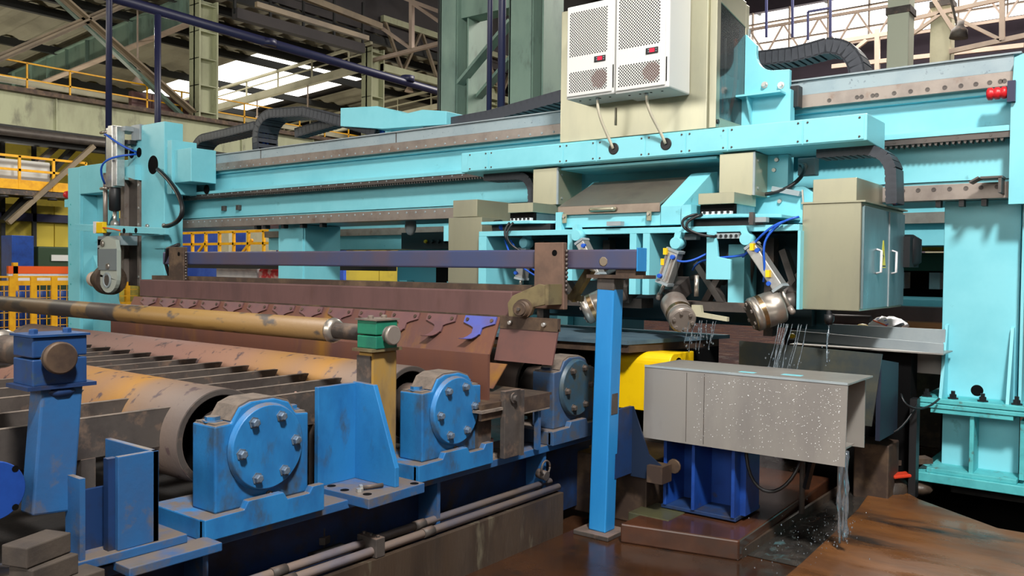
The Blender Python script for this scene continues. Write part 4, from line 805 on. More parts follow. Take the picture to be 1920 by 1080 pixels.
chain('charcoal cable chain run rising towards the turquoise box', [(-10.1, 3.63), (-9.4, 3.70), (-8.72, 3.76)], 7.88, .16, .13, .085)
chain('charcoal cable chain sloping up to the control cabinet', [(-7.3, 3.42), (-6.2, 3.46), (-5.0, 3.60), (-4.3, 3.72)], 7.75, .34, .12, .085)
chain('large charcoal cable chain arching over the beam at upper right', [(-3.2, 3.655), (-2.72, 3.64), (-2.52, 3.66)] + [(-2.42 + .27 * math.sin(math.radians(a)), 3.40 + .275 * math.cos(math.radians(a))) for a in range(0, 100, 10)] + [(-2.15, 3.33)], 7.66, .24, .13, .06, hosecol=(ORNG, BLACK, ORNG, BLACK))
cbx = thing('turquoise_cover_box', 'angular turquoise cover box on top of the beam', 'box', (-8, 7.6, 3.32))
MB().prism([(-8.75, 3.56), (-7.95, 3.45), (-7.25, 3.42), (-6.85, 3.40), (-6.85, 3.56), (-7.25, 3.62), (-7.55, 3.60), (-8.05, 3.75), (-8.75, 3.80)], 'Y', 7.5, 7.95).build('shell', TQ, cbx, bev=.006)
MB().box(-8.0, -7.9, 7.6, 7.9, 3.305, 3.5).build('foot', TQ, cbx); MB().box(-7.0, -6.9, 7.6, 7.9, 3.305, 3.45).build('foot', TQ, cbx)
# ---------------- sensor slide on the left
sl = thing('sensor_slide', 'turquoise vertical slide column hanging at the left of the beam', 'slide', (-12.0, 6.9, 1.33))
co = MB().box(-12.36, -11.71, 6.7, 7.0, 1.335, 3.80).build('column', TQ, sl, bev=.008)
MB().lathe((-12.02, 6.7, 3.18), (0, -1, 0), [(0, .14), (.003, .14)], 24).build('cable_hole', HOLE, co)
MB().prism([(-12.80, 3.58), (-12.36, 3.58), (-12.36, 3.02), (-12.55, 3.03), (-12.78, 3.12)] , 'Y', 6.72, 6.98).build('cheek', TQ, sl)
MB().prism([(-12.80, 3.16), (-12.70, 3.05), (-12.36, 2.97), (-12.36, 3.2)], 'Y', 6.6, 6.9).build('curved_apron', TQ, sl)
for x in (-12.68, -12.46): MB().lathe((x, 6.72, 3.40), (0, -1, 0), [(0, .075), (.003, .075)], 18).build('cable_hole', HOLE, sl)
MB().box(-12.62, -12.37, 6.68, 6.98, 3.58, 3.82).build('head_block', GREYP, sl, bev=.006); MB().box(-12.9, -12.55, 6.55, 6.8, 3.72, 3.79).build('head_arm', GREYP, sl); MB().box(-12.75, -12.5, 6.6, 6.7, 3.52, 3.58).build('head_clamp', BLACK, sl)
MB().box(-12.82, -12.36, 6.74, 6.98, 1.36, 3.0).build('guide_plate', STEELD, sl, bev=.004); MB().box(-12.46, -12.40, 6.69, 6.74, 1.36, 3.0).build('guide_rail', STEEL, sl); MB().box(-12.92, -12.80, 6.66, 6.75, 1.42, 3.0).build('guide_rail', STEEL, sl)
for z in (2.9, 2.55, 2.3, 1.5): MB().lathe((-12.42, 6.69, z), (0, -1, 0), [(0, .022), (.01, .022)], 8).build('bolt', ALU, sl)
MB().box(-11.71, -11.52, 6.74, 7.0, 2.75, 3.42).build('neck', TQ, sl); MB().box(-11.56, -11.44, 6.66, 7.06, 2.72, 3.50).build('mount_flange', TQ, sl, bev=.005); MB().box(-11.44, -11.0, 6.7, 7.1, 2.88, 3.36).build('mount_box', TQ, sl, bev=.008)
for z in (2.8, 3.43): MB().lathe((-11.6, 6.74, z), (0, -1, 0), [(0, .04), (.03, .03)], 8).build('bolt', ALU, sl)
MB().lathe((-11.15, 7.04, 2.80), (0, -1, 0), [(0, .07), (.003, .07)], 16).build('cable_hole', HOLE, sl)
MB().tube(bez((-11.816, 6.66, 3.093), (-10.9, 6.45, 2.779), (-10.329, 6.4, 2.281), (-11.359, 6.5, 2.235), 18), .032, 8).build('cable', BLACK, sl)
MB().prism([(-13.77, 2.215), (-11.09, 2.115), (-11.09, 2.205), (-13.77, 2.325)], 'Y', 6.36, 6.42).build('sensor_bar', TQ, sl, bev=.003)
MB().box(-12.1, -11.5, 6.42, 6.7, 2.12, 2.2).build('bar_bracket', TQ, sl)
for x in (-12.22, -11.88): MB().lathe((x, 6.36, 2.185), (0, -1, 0), [(0, .04), (.003, .04)], 14).build('bar_hole', HOLE, sl)
for x in (-11.8, -11.35): MB().lathe((x, 6.5, 2.25), (0, -1, 0), [(0, .035), (.03, .03)], 8).build('bolt', ALU, sl)
MB().box(-11.95, -11.5, 6.66, 6.7, 1.93, 2.05).build('handle_plate', TQ, sl)
sn = MB().box(-12.93, -12.73, 6.29, 6.36, 2.16, 2.33).build('sensor', YEL, sl, bev=.01); MB().box(-13.02, -12.96, 6.29, 6.36, 2.16, 2.34).build('sensor_lens', PLAST, sl); MB().tube([(-12.73, 6.3, 2.24), (-12.5, 6.32, 2.22), (-12.3, 6.34, 2.19)], .012, 6).build('sensor_cable', ORNG, sl)
pc = thing('pneumatic_cylinder', 'tall aluminium cylinder with black bellows on the left slide', 'cylinder', (-12.8, 6.5, 2.2))
MB().box(-12.95, -12.84, 6.45, 6.58, 2.88, 3.78).build('profile', ALU, pc, bev=.008); MB().box(-12.83, -12.70, 6.42, 6.58, 2.86, 3.80).build('profile', ALU, pc, bev=.01); MB().box(-12.69, -12.62, 6.45, 6.58, 2.88, 3.78).build('profile', ALU, pc, bev=.008)
MB().lathe((-12.77, 6.5, 2.86), (0, 0, -1), [(0, .075), (.02, .085), (.34, .085), (.36, .05)], 16).build('bellows', BLACK, pc); MB().cyl((-12.77, 6.5, 2.5), (-12.77, 6.5, 2.28), .028, n=10).build('rod', CHROME, pc)
MB().lathe((-12.77, 6.5, 2.30), (0, -1, 0), [(-.04, .06), (.04, .06)], 12).build('rod_eye', ALU, pc); MB().bar((-12.77, 6.5, 2.3), (-12.98, 6.45, 2.1), .05, .05, (0, 1, 0)).build('link', GREYP, pc)
MB().cyl((-13.06, 6.5, 3.1), (-13.06, 6.5, 2.15), .035, n=10).build('guide_rod', STEEL, pc)
for z in (3.72, 2.86): MB().cyl((-13.12, 6.46, z), (-12.9, 6.46, z), .025, n=8).build('air_fitting', CHROME, pc)
MB().tube(bez((-12.92, 6.42, 3.66), (-12.7, 6.3, 3.70), (-12.6, 6.4, 3.5), (-12.46, 6.68, 3.40)), .016, 6).build('air_hose', BCAB, pc); MB().tube(bez((-12.92, 6.42, 2.92), (-12.8, 6.2, 3.25), (-12.6, 6.3, 3.3), (-12.46, 6.68, 3.37)), .016, 6).build('air_hose', BCAB, pc)
mr = thing('measuring_roller', 'grey lug with brown measuring roller at the foot of the slide', 'roller', (-12.6, 6.4, 1.27))
pl = [(-12.86, 1.9), (-12.86, 1.5)] + [(-12.585 + .275 * math.cos(math.radians(a)), 1.52 + .26 * math.sin(math.radians(a))) for a in range(180, 361, 15)] + [(-12.31, 1.9), (-12.36, 2.05), (-12.62, 2.11), (-12.8, 2.05)]
MB().prism(pl, 'Y', 6.3, 6.36).build('lug_plate', mat('pale_grey_lug', (172, 178, 168), .45), mr, bev=.006); MB().box(-12.85, -12.32, 6.285, 6.3, 1.60, 1.92).build('cover_plate', mat('slate_cover', (120, 128, 130), .4), mr)
MB().lathe((-12.6, 6.3, 1.45), (0, -1, 0), [(0, .12), (.02, .115), (.02, .09), (.005, .085)], 20).build('bearing_cap', GREYP, mr); MB().lathe((-12.6, 6.294, 1.45), (0, -1, 0), [(0, .086), (.002, .086)], 20).build('bearing_core', SLATE, mr); MB().lathe((-12.6, 6.3, 1.75 - .22), (0, -1, 0), [(0, .02), (.02, .02)], 6).build('bolt', ALU, mr)
for x, z in ((-12.72, 2.0), (-12.55, 1.66)): MB().lathe((x, 6.285, z), (0, -1, 0), [(0, .05), (.02, .04)], 10).build('bolt', CHROME, mr)
MB().box(-13.12, -12.95, 6.4, 6.5, 1.55, 2.08).build('fork_arm', GREYP, mr, bev=.01); MB().box(-13.06, -13.0, 6.38, 6.4, 1.66, 1.94).build('fork_slot', HOLE, mr); MB().box(-13.1, -12.4, 6.4, 6.66, 1.98, 2.12).build('fork_bridge', GREYP, mr)
MB().lathe((-12.80, 6.47, 1.45), (-1, .1, 0), [(0, .23), (.2, .23), (.24, .18), (.30, .14), (.5, .14)], 28).build('roller_drum', RUSTD, mr)
MB().lathe((-13.25, 6.515, 1.45), (-1, .1, 0), [(0, .12), (.25, .125), (.3, .1)], 20).build('motor', PINK, mr)
# ================================================================ carriage with milling units
ca = thing('carriage', 'turquoise carriage frame with cable trough riding on the gantry', 'carriage', (-3.5, 6.6, 2.0))
tx0, tx1 = -5.55, -1.72
tr_ = MB().prism([(6.30, 2.635), (6.78, 2.615), (6.78, 2.825), (6.30, 2.828)], 'X', tx0, tx1).build('cable_trough', TQ, ca, bev=.008)
for a, b in ((-5.46, -5.2), (-5.19, -4.33), (-4.32, -3.98), (-3.97, -3.5), (-3.49, -3.13), (-3.12, -2.77), (-2.76, -2.18), (-2.17, -1.74)):
    cp = MB().box(a, b, 6.294, 6.30, 2.645, 2.818).build('cover_plate', TQ, tr_, bev=.002)
    for x in (a + .03, b - .03):
        for z in (2.665, 2.80): MB().lathe((x, 6.294, z), (0, -1, 0), [(0, .009), (.006, .007)], 6).build('screw', SLATE, cp)
MB().prism([(-4.42, 2.60), (-2.9, 2.60), (-2.9, 2.62), (-4.42, 2.62)], 'Y', 6.4, 6.9).build('trough_floor', TQ, ca)
MB().box(-4.5, -2.5, 6.93, 7.03, 1.95, 3.2).build('back_plate', TQ, ca)
bp_ = MB().prism([(-2.95, 2.83), (-2.53, 2.83), (-2.53, 3.375), (-2.66, 3.385)] + [(-2.66 + .16 * math.cos(math.radians(a)) - .0, 3.545 + .16 * math.sin(math.radians(a))) for a in range(265, 180, -14)] + [(-2.82, 3.62), (-2.91, 3.72), (-2.95, 3.74), (-2.95, 3.95), (-3.05, 3.95), (-3.05, 2.83)], 'Y', 6.98, 7.03).build('side_plate', TQ, ca, bev=.004)
MB().prism([(-2.95, 3.16), (-2.54, 3.16), (-2.54, 3.175), (-2.95, 3.175)], 'Y', 6.80, 6.98).build('shelf_rib', TQ, bp_); MB().prism([(6.98, 2.83), (6.98, 3.16), (6.82, 3.16)], 'X', -2.84, -2.825).build('gusset', TQ, bp_)
for x, z in ((-2.74, 3.27), (-2.60, 3.25), (-2.74, 3.05), (-2.60, 3.06)): MB().lathe((x, 6.98, z), (0, -1, 0), [(0, .03), (.008, .03), (.008, .02), (.035, .018)], 8).build('bolt', ALU, bp_)
MB().box(-2.53, -2.46, 7.0, 7.1, 3.06, 3.24).build('rail_wiper', BLACK, ca, bev=.005)
lp = MB().prism([(-2.67, 1.99), (-2.06, 1.99), (-2.06, 2.21), (-2.26, 2.36), (-2.39, 2.37), (-2.39, 2.62), (-2.67, 2.62)], 'Y', 6.6, 6.66).build('front_plate', TQ, ca, bev=.004)
for x, z in ((-2.60, 2.58), (-2.48, 2.58), (-2.61, 2.5), (-2.50, 2.5), (-2.45, 2.25)): MB().lathe((x, 6.6, z), (0, -1, 0), [(0, .018), (.02, .016)], 8).build('bolt', ALU, lp)
MB().box(-2.30, -2.20, 6.5, 6.6, 2.07, 2.17).build('gusset_box', TQ, lp)
lens = MB().box(-2.42, -2.28, 6.9, 7.0, 2.48, 2.62).build('junction_block', GREYP, ca, bev=.005); MB().lathe((-2.36, 6.88, 2.55), (0, -1, 0), [(0, .03), (.03, .02)], 10).build('gland', CHROME, lens)
MB().tube(bez((-2.38, 6.85, 2.56), (-2.2, 6.6, 2.5), (-2.3, 6.5, 2.28), (-2.65, 6.58, 2.31), 14), .016, 6).build('cable', BLACK, ca)
MB().bar((-2.5, 6.57, 2.35), (-2.28, 6.57, 2.30), .04, .05, (0, 1, 0)).build('limit_switch', GREYP, ca); MB().bar((-2.26, 6.56, 2.33), (-2.25, 6.56, 2.22), .012, .012, (0, 1, 0)).build('switch_lever', CHROME, ca)
# hanging frame
MB().box(-5.0, -2.06, 5.93, 6.0, 1.985, 2.03).build('front_beam', TQ, ca, bev=.003); MB().box(-5.0, -2.06, 6.6, 6.66, 1.93, 2.03).build('rear_beam', TQ, ca)
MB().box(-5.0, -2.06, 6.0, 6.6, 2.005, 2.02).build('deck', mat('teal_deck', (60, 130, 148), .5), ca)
for x, z0, w in ((-5.0, 1.40, .09), (-4.02, 1.6, .05), (-3.42, 1.5, .06), (-3.30, 1.5, .06), (-2.07, 1.43, .02)): MB().box(x, x + w, 5.93, 6.5, z0, 1.985).build('hanger_plate', TQ, ca)
MB().box(-5.0, -2.06, 6.62, 6.66, 1.25, 1.93).build('rear_panel', mat('shaded_teal_panel', (40, 92, 108), .5), ca)  # rear panel teal darkened to imitate shade inside the frame
for x0, x1, yy in ((-4.95, -4.15, 5.9), (-2.95, -2.25, 5.9)):
    t = MB().prism([(x0, yy), (x1 - .25, yy), (x1, yy + .2), (x1, yy + .7), (x0, yy + .7)], 'Z', 2.09, 2.115).build('slide_tray', TQ, ca, bev=.003)
    MB().box(x0 + .05, x1 - .1, yy + .1, yy + .6, 2.03, 2.09).build('slide_block', BLACK, t)
MB().box(-4.16, -4.10, 5.95, 6.3, 2.0, 2.18).build('tray_bracket', TQ, ca); MB().box(-2.98, -2.90, 5.95, 6.3, 2.0, 2.2).build('tray_bracket', TQ, ca)
MB().prism([(-2.755, 1.63), (-2.56, 1.63), (-2.56, 1.78), (-2.66, 1.80), (-2.68, 1.985), (-2.755, 1.985)], 'Y', 5.92, 5.95).build('hook_plate', TQ, ca, bev=.004)
MB().box(-2.68, -2.55, 6.15, 6.4, 1.44, 1.9).build('leg_box', TQ, ca, bev=.004)
for x in (-3.62, -2.42): MB().box(x, x + .13, 5.9, 5.96, 2.05, 2.085).build('stop_block', GREYP, ca)
MB().box(-2.40, -2.37, 5.86, 5.9, 2.03, 2.12).build('stop_pin', STEELD, ca)
MB().box(-3.05, -2.9, 6.05, 6.12, 1.935, 1.98).build('hose_rail', GREYP, ca)
for k in range(5): MB().lathe((-2.68 + .04 * k, 5.92, 1.955), (0, -1, 0), [(0, .012), (.004, .012)], 8).build('hose_port', BLACK, ca)
MB().box(-2.71, -2.49, 5.925, 5.95, 1.935, 1.975).build('port_block', GREYP, ca)
# dark inner parts
inn = thing('spindle_drive', 'dark motors, arms and hoses inside the carriage frame', 'drive', (-3.4, 6.4, 1.3))
MB().box(-4.85, -2.15, 6.5, 6.6, 1.28, 1.98).build('back_sheet', mat('shaded_teal_sheet', (28, 62, 72), .5), inn)  # back sheet teal darkened to imitate shade behind the drives
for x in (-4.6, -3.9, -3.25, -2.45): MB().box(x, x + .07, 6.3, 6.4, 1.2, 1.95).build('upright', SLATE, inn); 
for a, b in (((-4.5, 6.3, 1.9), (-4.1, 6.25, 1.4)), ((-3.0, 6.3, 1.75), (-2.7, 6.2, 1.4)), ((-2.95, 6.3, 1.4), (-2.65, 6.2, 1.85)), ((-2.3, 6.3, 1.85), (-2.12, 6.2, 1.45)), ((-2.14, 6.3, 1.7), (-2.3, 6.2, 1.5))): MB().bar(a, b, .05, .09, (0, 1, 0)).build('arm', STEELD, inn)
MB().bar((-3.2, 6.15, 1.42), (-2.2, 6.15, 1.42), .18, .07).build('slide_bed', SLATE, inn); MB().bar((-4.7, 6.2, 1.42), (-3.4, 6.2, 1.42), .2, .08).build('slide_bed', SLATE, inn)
MB().prism([(-2.80, 1.36), (-2.52, 1.33), (-2.52, 1.36), (-2.72, 1.385), (-2.73, 1.44), (-2.80, 1.44)], 'Y', 5.78, 5.82).build('cream_arm', CREAM, inn)
MB().cyl((-2.82, 5.9, 1.5), (-2.82, 5.9, 1.66), .018, n=8).build('air_pin', CHROME, inn)
for a, b, c, d in (((-2.95, 6.1, 1.7), (-2.8, 5.9, 1.85), (-2.5, 6.0, 1.75), (-2.4, 5.95, 1.86)), ((-3.05, 5.9, 1.8), (-2.9, 5.85, 1.72), (-2.85, 5.95, 1.78), (-2.72, 6.0, 1.86)), ((-4.75, 6.0, 1.95), (-4.6, 5.9, 1.75), (-4.55, 6.0, 1.7), (-4.4, 6.1, 1.6)), ((-4.7, 6.02, 1.95), (-4.5, 5.9, 1.8), (-4.5, 6.0, 1.7), (-4.35, 6.1, 1.62)), ((-2.2, 5.9, 2.02), (-2.35, 5.85, 1.9), (-2.25, 5.85, 1.8), (-2.3, 5.9, 1.62)), ((-2.16, 5.9, 2.05), (-2.3, 5.85, 2.0), (-2.4, 5.9, 1.85), (-2.48, 5.95, 1.80)), ((-2.06, 5.92, 2.08), (-2.14, 5.86, 2.06), (-2.2, 5.88, 2.03), (-2.28, 5.9, 1.95))):
    MB().tube(bez(a, b, c, d), .009, 6).build('blue_hose', BCAB, inn)
for a, b, c, d in (((-4.62, 5.9, 2.1), (-4.68, 5.82, 2.0), (-4.62, 5.86, 1.9), (-4.42, 5.95, 1.8)), ((-4.58, 5.9, 2.1), (-4.66, 5.82, 1.98), (-4.6, 5.86, 1.88), (-4.45, 5.95, 1.82)), ((-2.82, 5.9, 2.12), (-2.98, 5.8, 2.1), (-2.95, 5.85, 1.96), (-2.68, 5.9, 1.95)), ((-2.78, 5.9, 2.12), (-2.95, 5.8, 2.05), (-2.9, 5.85, 1.98), (-2.70, 5.9, 1.95))): MB().tube(bez(a, b, c, d), .011, 6).build('black_hose', BLACK, inn)
for p in ((-2.37, 5.86, 1.87), (-2.25, 5.86, 1.68), (-3.05, 5.84, 1.84), (-3.08, 5.86, 1.76), (-4.5, 5.95, 1.80)): MB().box(p[0] - .014, p[0] + .014, p[1] - .02, p[1] + .02, p[2] - .025, p[2] + .025).build('yellow_tag', YEL, inn)
for k in range(10):
    x = -4.7 + k * .27 + random.uniform(-.05, .05); MB().cyl((x, 6.3 + random.uniform(0, .15), 1.3 + random.uniform(0, .5)), (x + random.uniform(-.1, .15), 6.3, 1.5 + random.uniform(0, .4)), random.uniform(.02, .05), n=8).build('fitting', random.choice([SLATE, STEELD, GREYP, BLACK]), inn)
# ---- milling drums with their actuators
def spindle(label, a, b, r, m=CHROME):
    a = Vector(a); b = Vector(b); d = (b - a).normalized(); L = (b - a).length
    t = thing('milling_drum', label, 'drum', b, 'milling drums under the carriage')
    MB().lathe(a, d, [(.006, r * .9), (.02, r), (L * .22, r), (L * .23, r * .965), (L * .26, r * .965), (L * .27, r), (L * .40, r), (L * .41, r * .97), (L * .43, r * .97), (L * .44, r), (L - .015, r), (L, r * .94)], 40).build('body', m, t)
    MB().lathe(a + d * L * .27, d, [(0, r * 1.002), (L * .13, r * 1.002)], 40, False).build('heat_band', CHROMER, t)
    MB().lathe(a, d, [(0, r * .86), (.008, r * .9)], 32).build('end_plate', SLATE if m is CHROME else STEEL, t)
    u = d.orthogonal().normalized(); v = d.cross(u)
    for k in range(6):
        q = a + (u * math.cos(k * PI / 3) + v * math.sin(k * PI / 3)) * r * .7
        MB().lathe(q, -d, [(0, .014), (.012, .014), (.012, .006)], 6).build('bolt', STEEL, t)
    MB().cyl(b, b + d * .12, r * .5, n=16).build('neck', STEELD, t); MB().bar(b + d * .1, b + d * .1 + Vector((0, .25, .1)), .1, .14).build('mount', STEELD, t)
    return t
spindle('polished milling drum on the right below the long actuator', (-2.365, 5.84, 1.376), (-2.196, 5.97, 1.455), .125)
spindle('middle milling drum turning its bolted round end to the viewer', (-2.826, 5.7, 1.322), (-3.023, 5.92, 1.444), .102, STEEL)
spindle('polished milling drum half hidden behind the blue post', (-3.806, 5.86, 1.348), (-3.609, 5.97, 1.449), .118)
def actuator(label, a, b, rod, w=.11, dep=.08):
    a = Vector(a); b = Vector(b); rod = Vector(rod); d = (b - a).normalized()
    t = thing('actuator', label, 'actuator', a, 'pneumatic actuators under the carriage')
    bd = MB().bar(a, b, dep, w, (0, 1, 0) if abs(d.y) < .9 else (1, 0, 0)).build('profile', ALU, t, bev=.006)
    s = d.cross(Vector((0, 1, 0))).normalized()
    for k in (-1, 0, 1): MB().bar(a + s * k * w * .3 + Vector((0, -dep * .52, 0)) + d * .02, b + s * k * w * .3 + Vector((0, -dep * .52, 0)) - d * .02, .012, .012, (0, 1, 0)).build('groove_rib', STEEL if k else GREYP, bd)
    MB().bar(a - d * .02, a, dep * 1.1, w * 1.1, (0, 1, 0)).build('end_cap', GREYP, t); MB().bar(b, b + d * .02, dep * 1.1, w * 1.1, (0, 1, 0)).build('end_cap', GREYP, t)
    MB().cyl(b, rod, .016, n=10).build('rod', CHROME, t); MB().lathe(rod - d * .03, d, [(0, .024), (.05, .024), (.06, .014)], 8).build('rod_nut', STEEL, t)
    MB().lathe(a - d * .07 + Vector((0, -.05, 0)), (0, 1, 0), [(0, .045), (.1, .045)], 16).build('clevis_pin', TQ, t); MB().bar(a - d * .02, a - d * .12 + Vector((0, 0, .04)), .05, .07, (0, 1, 0)).build('clevis', TQ, t)
    for q, f in ((.15, .25), (.85, -.3)): 
        p = a.lerp(b, q) + s * w * f + Vector((0, -dep * .5, 0)); MB().lathe(p, (0, -1, 0), [(0, .02), (.03, .016)], 8).build('air_port', BCAB, t)
    return t
actuator('long slanting aluminium actuator above the right milling drum', (-2.394, 5.93, 1.872), (-2.192, 5.93, 1.586), (-2.112, 5.95, 1.421), .115)
actuator('short aluminium actuator above the middle milling drum', (-3.002, 5.9, 1.838), (-3.084, 5.9, 1.607), (-3.16, 5.95, 1.488), .10, .1)
actuator('actuator partly hidden behind the purple bar, above the left drum', (-3.851, 5.9, 1.916), (-3.691, 5.9, 1.653), (-3.628, 5.95, 1.523), .10)
actuator('dim actuator behind the purple bar beside the left cabinet', (-4.593, 6.1, 1.857), (-4.632, 6.1, 1.616), (-4.649, 6.1, 1.519), .1)
# ---- hood box with stainless lid
ho = thing('hood_box', 'turquoise hood box with sloping stainless lid', 'box', (-3.66, 6.0, 2.04))
MB().prism([(6.0, 2.05), (6.62, 2.05), (6.62, 2.50), (6.55, 2.49), (6.02, 2.165), (6.0, 2.165)], 'X', -4.17, -4.15).build('side_plate', TQ, ho); MB().prism([(5.98, 2.05), (6.62, 2.05), (6.62, 2.52), (6.5, 2.50), (5.98, 2.20)], 'X', -3.175, -2.99).build('side_housing', TQ, ho, bev=.005)
MB().box(-4.15, -3.175, 6.0, 6.02, 2.05, 2.16).build('front_panel', TQ, ho); MB().box(-4.15, -3.175, 6.02, 6.6, 2.05, 2.07).build('floor_panel', TQ, ho)
LIDM = mat('warm_stainless_lid', (160, 146, 132), .32, .75, col2=(140, 126, 116), scale=3)
ld = MB().prism([(5.975, 2.155), (5.975, 2.228), (6.55, 2.485), (6.62, 2.485), (6.62, 2.47), (5.99, 2.21), (5.99, 2.155)], 'X', -4.155, -3.18).build('lid', LIDM, ho, bev=.003)
MB().tube([(-3.82, 5.975, 2.19), (-3.80, 5.95, 2.19), (-3.60, 5.95, 2.19), (-3.58, 5.975, 2.19)], .018, 8).build('handle', SS, ld)
for x in (-4.08, -3.27):
    lt = MB().box(x - .02, x + .02, 5.96, 5.98, 2.085, 2.165).build('latch', SS, ho, bev=.004); MB().lathe((x, 5.96, 2.14), (0, -1, 0), [(0, .014), (.014, .012)], 8).build('latch_hook', CHROME, lt)
# ---- stainless terminal boxes and ducts
def termbox(label, x0, x1, z0, z1, zs, y=6.0, dep=.42):
    t = thing('terminal_box', label, 'box', (x0, y, z0), 'stainless terminal boxes')
    MB().box(x0, x1, y, y + dep, zs, z1).build('cover', SS, t, bev=.003); MB().box(x0 + .01, x1 - .01, y + .06, y + dep, z0, zs).build('body', SSB, t); MB().box(x0 + .004, x1 - .004, y + .03, y + .06, z0, zs).build('dark_slot', HOLE, t)
    sb = MB().box(x0 + .03, x1 - .02, y, y + .03, z0 + .0, z0 + .03).build('socket_strip', PLAST, t)
    for k in range(5): MB().lathe((x0 + .055 + k * (x1 - x0 - .1) / 4, y - .0, z0 + .022), (0, -1, 0), [(0, .011), (.012, .011)], 8).build('plug', BLACK, sb)
termbox('stainless terminal box with plug row beside the left cabinet', -4.72, -4.44, 2.115, 2.28, 2.195); termbox('stainless terminal box with plug row right of the hood box', -2.865, -2.575, 2.115, 2.285, 2.20)
def duct(label, x0, x1, z0, z1, y0, y1):
    t = thing('stainless_duct', label, 'duct', (x0, y0, z0), 'stainless ducts under the trough')
    MB().box(x0, x1, y0, y1, z0, z1).build('casing', SS, t, bev=.003); MB().box(x1 - .012, x1 + .004, y0 - .004, y0 + .01, z0, z1).build('edge_strip', GREYP, t)
    for z in (z0 + .06, z1 - .06): MB().lathe((x1 + .0, y0 + .06, z), (1, 0, 0), [(0, .01), (.01, .01)], 6).build('screw', ALU, t)
duct('pale stainless duct on the left under the cable trough', -4.70, -4.42, 2.285, 2.62, 6.35, 6.75); duct('dark stainless duct on the right under the cable trough', -2.845, -2.555, 2.285, 2.62, 6.33, 6.6)
# ---- electrical cabinets at carriage ends
def cabinet(label, x0, x1, y0, y1, z0, z1, doors):
    t = thing('electrical_cabinet', label, 'cabinet', (x0, y0, z0))
    MB().box(x0, x1, y0, y1, z0, z1).build('body', SS, t, bev=.005)
    if doors:
        ys = y0 + .02; ym = y0 + (y1 - y0) * .58
        for a, b, hy in ((ys, ym - .01, ym - .33), (ym + .01, y1 - .02, ym + .09)):
            d = MB().box(x1, x1 + .018, a, b, z0 + .015, z1 - .025).build('door', SSB, t, bev=.003)
            MB().tube([(x1 + .018, hy, z0 + .26), (x1 + .05, hy, z0 + .27), (x1 + .05, hy, z0 + .42), (x1 + .018, hy, z0 + .43)], .009, 8).build('handle', PLAST, d)
        MB().box(x1, x1 + .024, ym - .008, ym + .008, z0 + .015, z1 - .03).build('door_strip', GREYP, t)
        MB().prism([(y0 - .01, z1 - .0), (y1 + .01, z1 - .0), (y1 + .01, z1 + .012), (y0 - .01, z1 + .012)], 'X', x0 - .005, x1 + .03).build('roof_sheet', SS, t)
        yc = ym - .155
        w = MB().prism([(yc - .07, z0 + .30), (yc + .07, z0 + .30), (yc + .01, z0 + .50), (yc - .01, z0 + .50)], 'X', x1 + .018, x1 + .0195).build('warning_triangle', mat('sign_yellow', (226, 220, 60), .5), t)
        MB().box(x1 + .0195, x1 + .0203, yc - .06, yc + .06, z0 + .308, z0 + .318).build('triangle_text_bar', BLACK, w)
        MB().prism([(yc + .012, z0 + .43), (yc - .018, z0 + .385), (yc - .002, z0 + .385), (yc - .012, z0 + .335), (yc + .02, z0 + .39), (yc + .002, z0 + .39)], 'X', x1 + .0195, x1 + .0203).build('lightning_mark', BLACK, w)
    return t
rc = cabinet('large stainless electrical cabinet with two doors and yellow warning triangle', -2.065, -1.665, 6.0, 7.15, 1.43, 2.175, True)
MB().box(-2.085, -2.066, 5.99, 6.6, 1.43, 2.0).build('mounting_edge', TQ, rc)
MB().box(-2.02, -1.72, 6.08, 6.75, 2.19, 2.352).build('top_box', SS, rc, bev=.003); MB().lathe((-1.665, 7.28, 1.86), (0, 0, 1), [(-.12, .06), (-.08, .11), (.1, .11), (.14, .05)], 14).build('rear_fan', BLACK, rc)
MB().box(-1.75, -1.6, 7.1, 7.4, 1.74, 1.98).build('fan_bracket', BLACK, rc)
lc_ = cabinet('plain stainless cabinet at the left end of the carriage', -5.44, -5.025, 6.0, 6.45, 1.20, 2.17, False)
MB().box(-5.40, -5.10, 6.02, 6.62, 2.175, 2.335).build('top_box', SS, lc_, bev=.003); MB().lathe((-5.02, 6.2, 2.09), (1, 0, 0), [(0, .06), (.06, .06)], 14).build('cable_gland', BLACK, lc_); MB().tube(bez((-4.96, 6.2, 2.09), (-4.85, 6.1, 2.12), (-4.85, 6.05, 2.06), (-4.78, 6.0, 2.07)), .03, 8).build('cable_bundle', BCAB, lc_)
MB().box(-5.5, -5.44, 6.0, 6.2, 1.95, 2.1).build('side_hinge', TQ, lc_)
# ---- vertical cable chains at the carriage ends
chain('charcoal cable chain hanging down into the stainless duct at right', [(-2.14, 2.60), (-1.90, 2.60)] + [(-1.80 + .20 * math.sin(math.radians(a)), 2.40 + .20 * math.cos(math.radians(a))) for a in range(0, 91, 12)] + [(-1.60, 2.18)], 6.62, .22, .07, .05, hosecol=(BLACK, REDP, BCAB, BLACK))
chain('charcoal cable chain curving down beside the pale stainless duct', [(-5.40, 2.60), (-5.05, 2.59)] + [(-4.98 + .17 * math.sin(math.radians(a)), 2.42 + .17 * math.cos(math.radians(a))) for a in range(0, 91, 12)] + [(-4.81, 2.27)], 6.58, .22, .07, .05, hosecol=(BLACK, BCAB, BLACK))
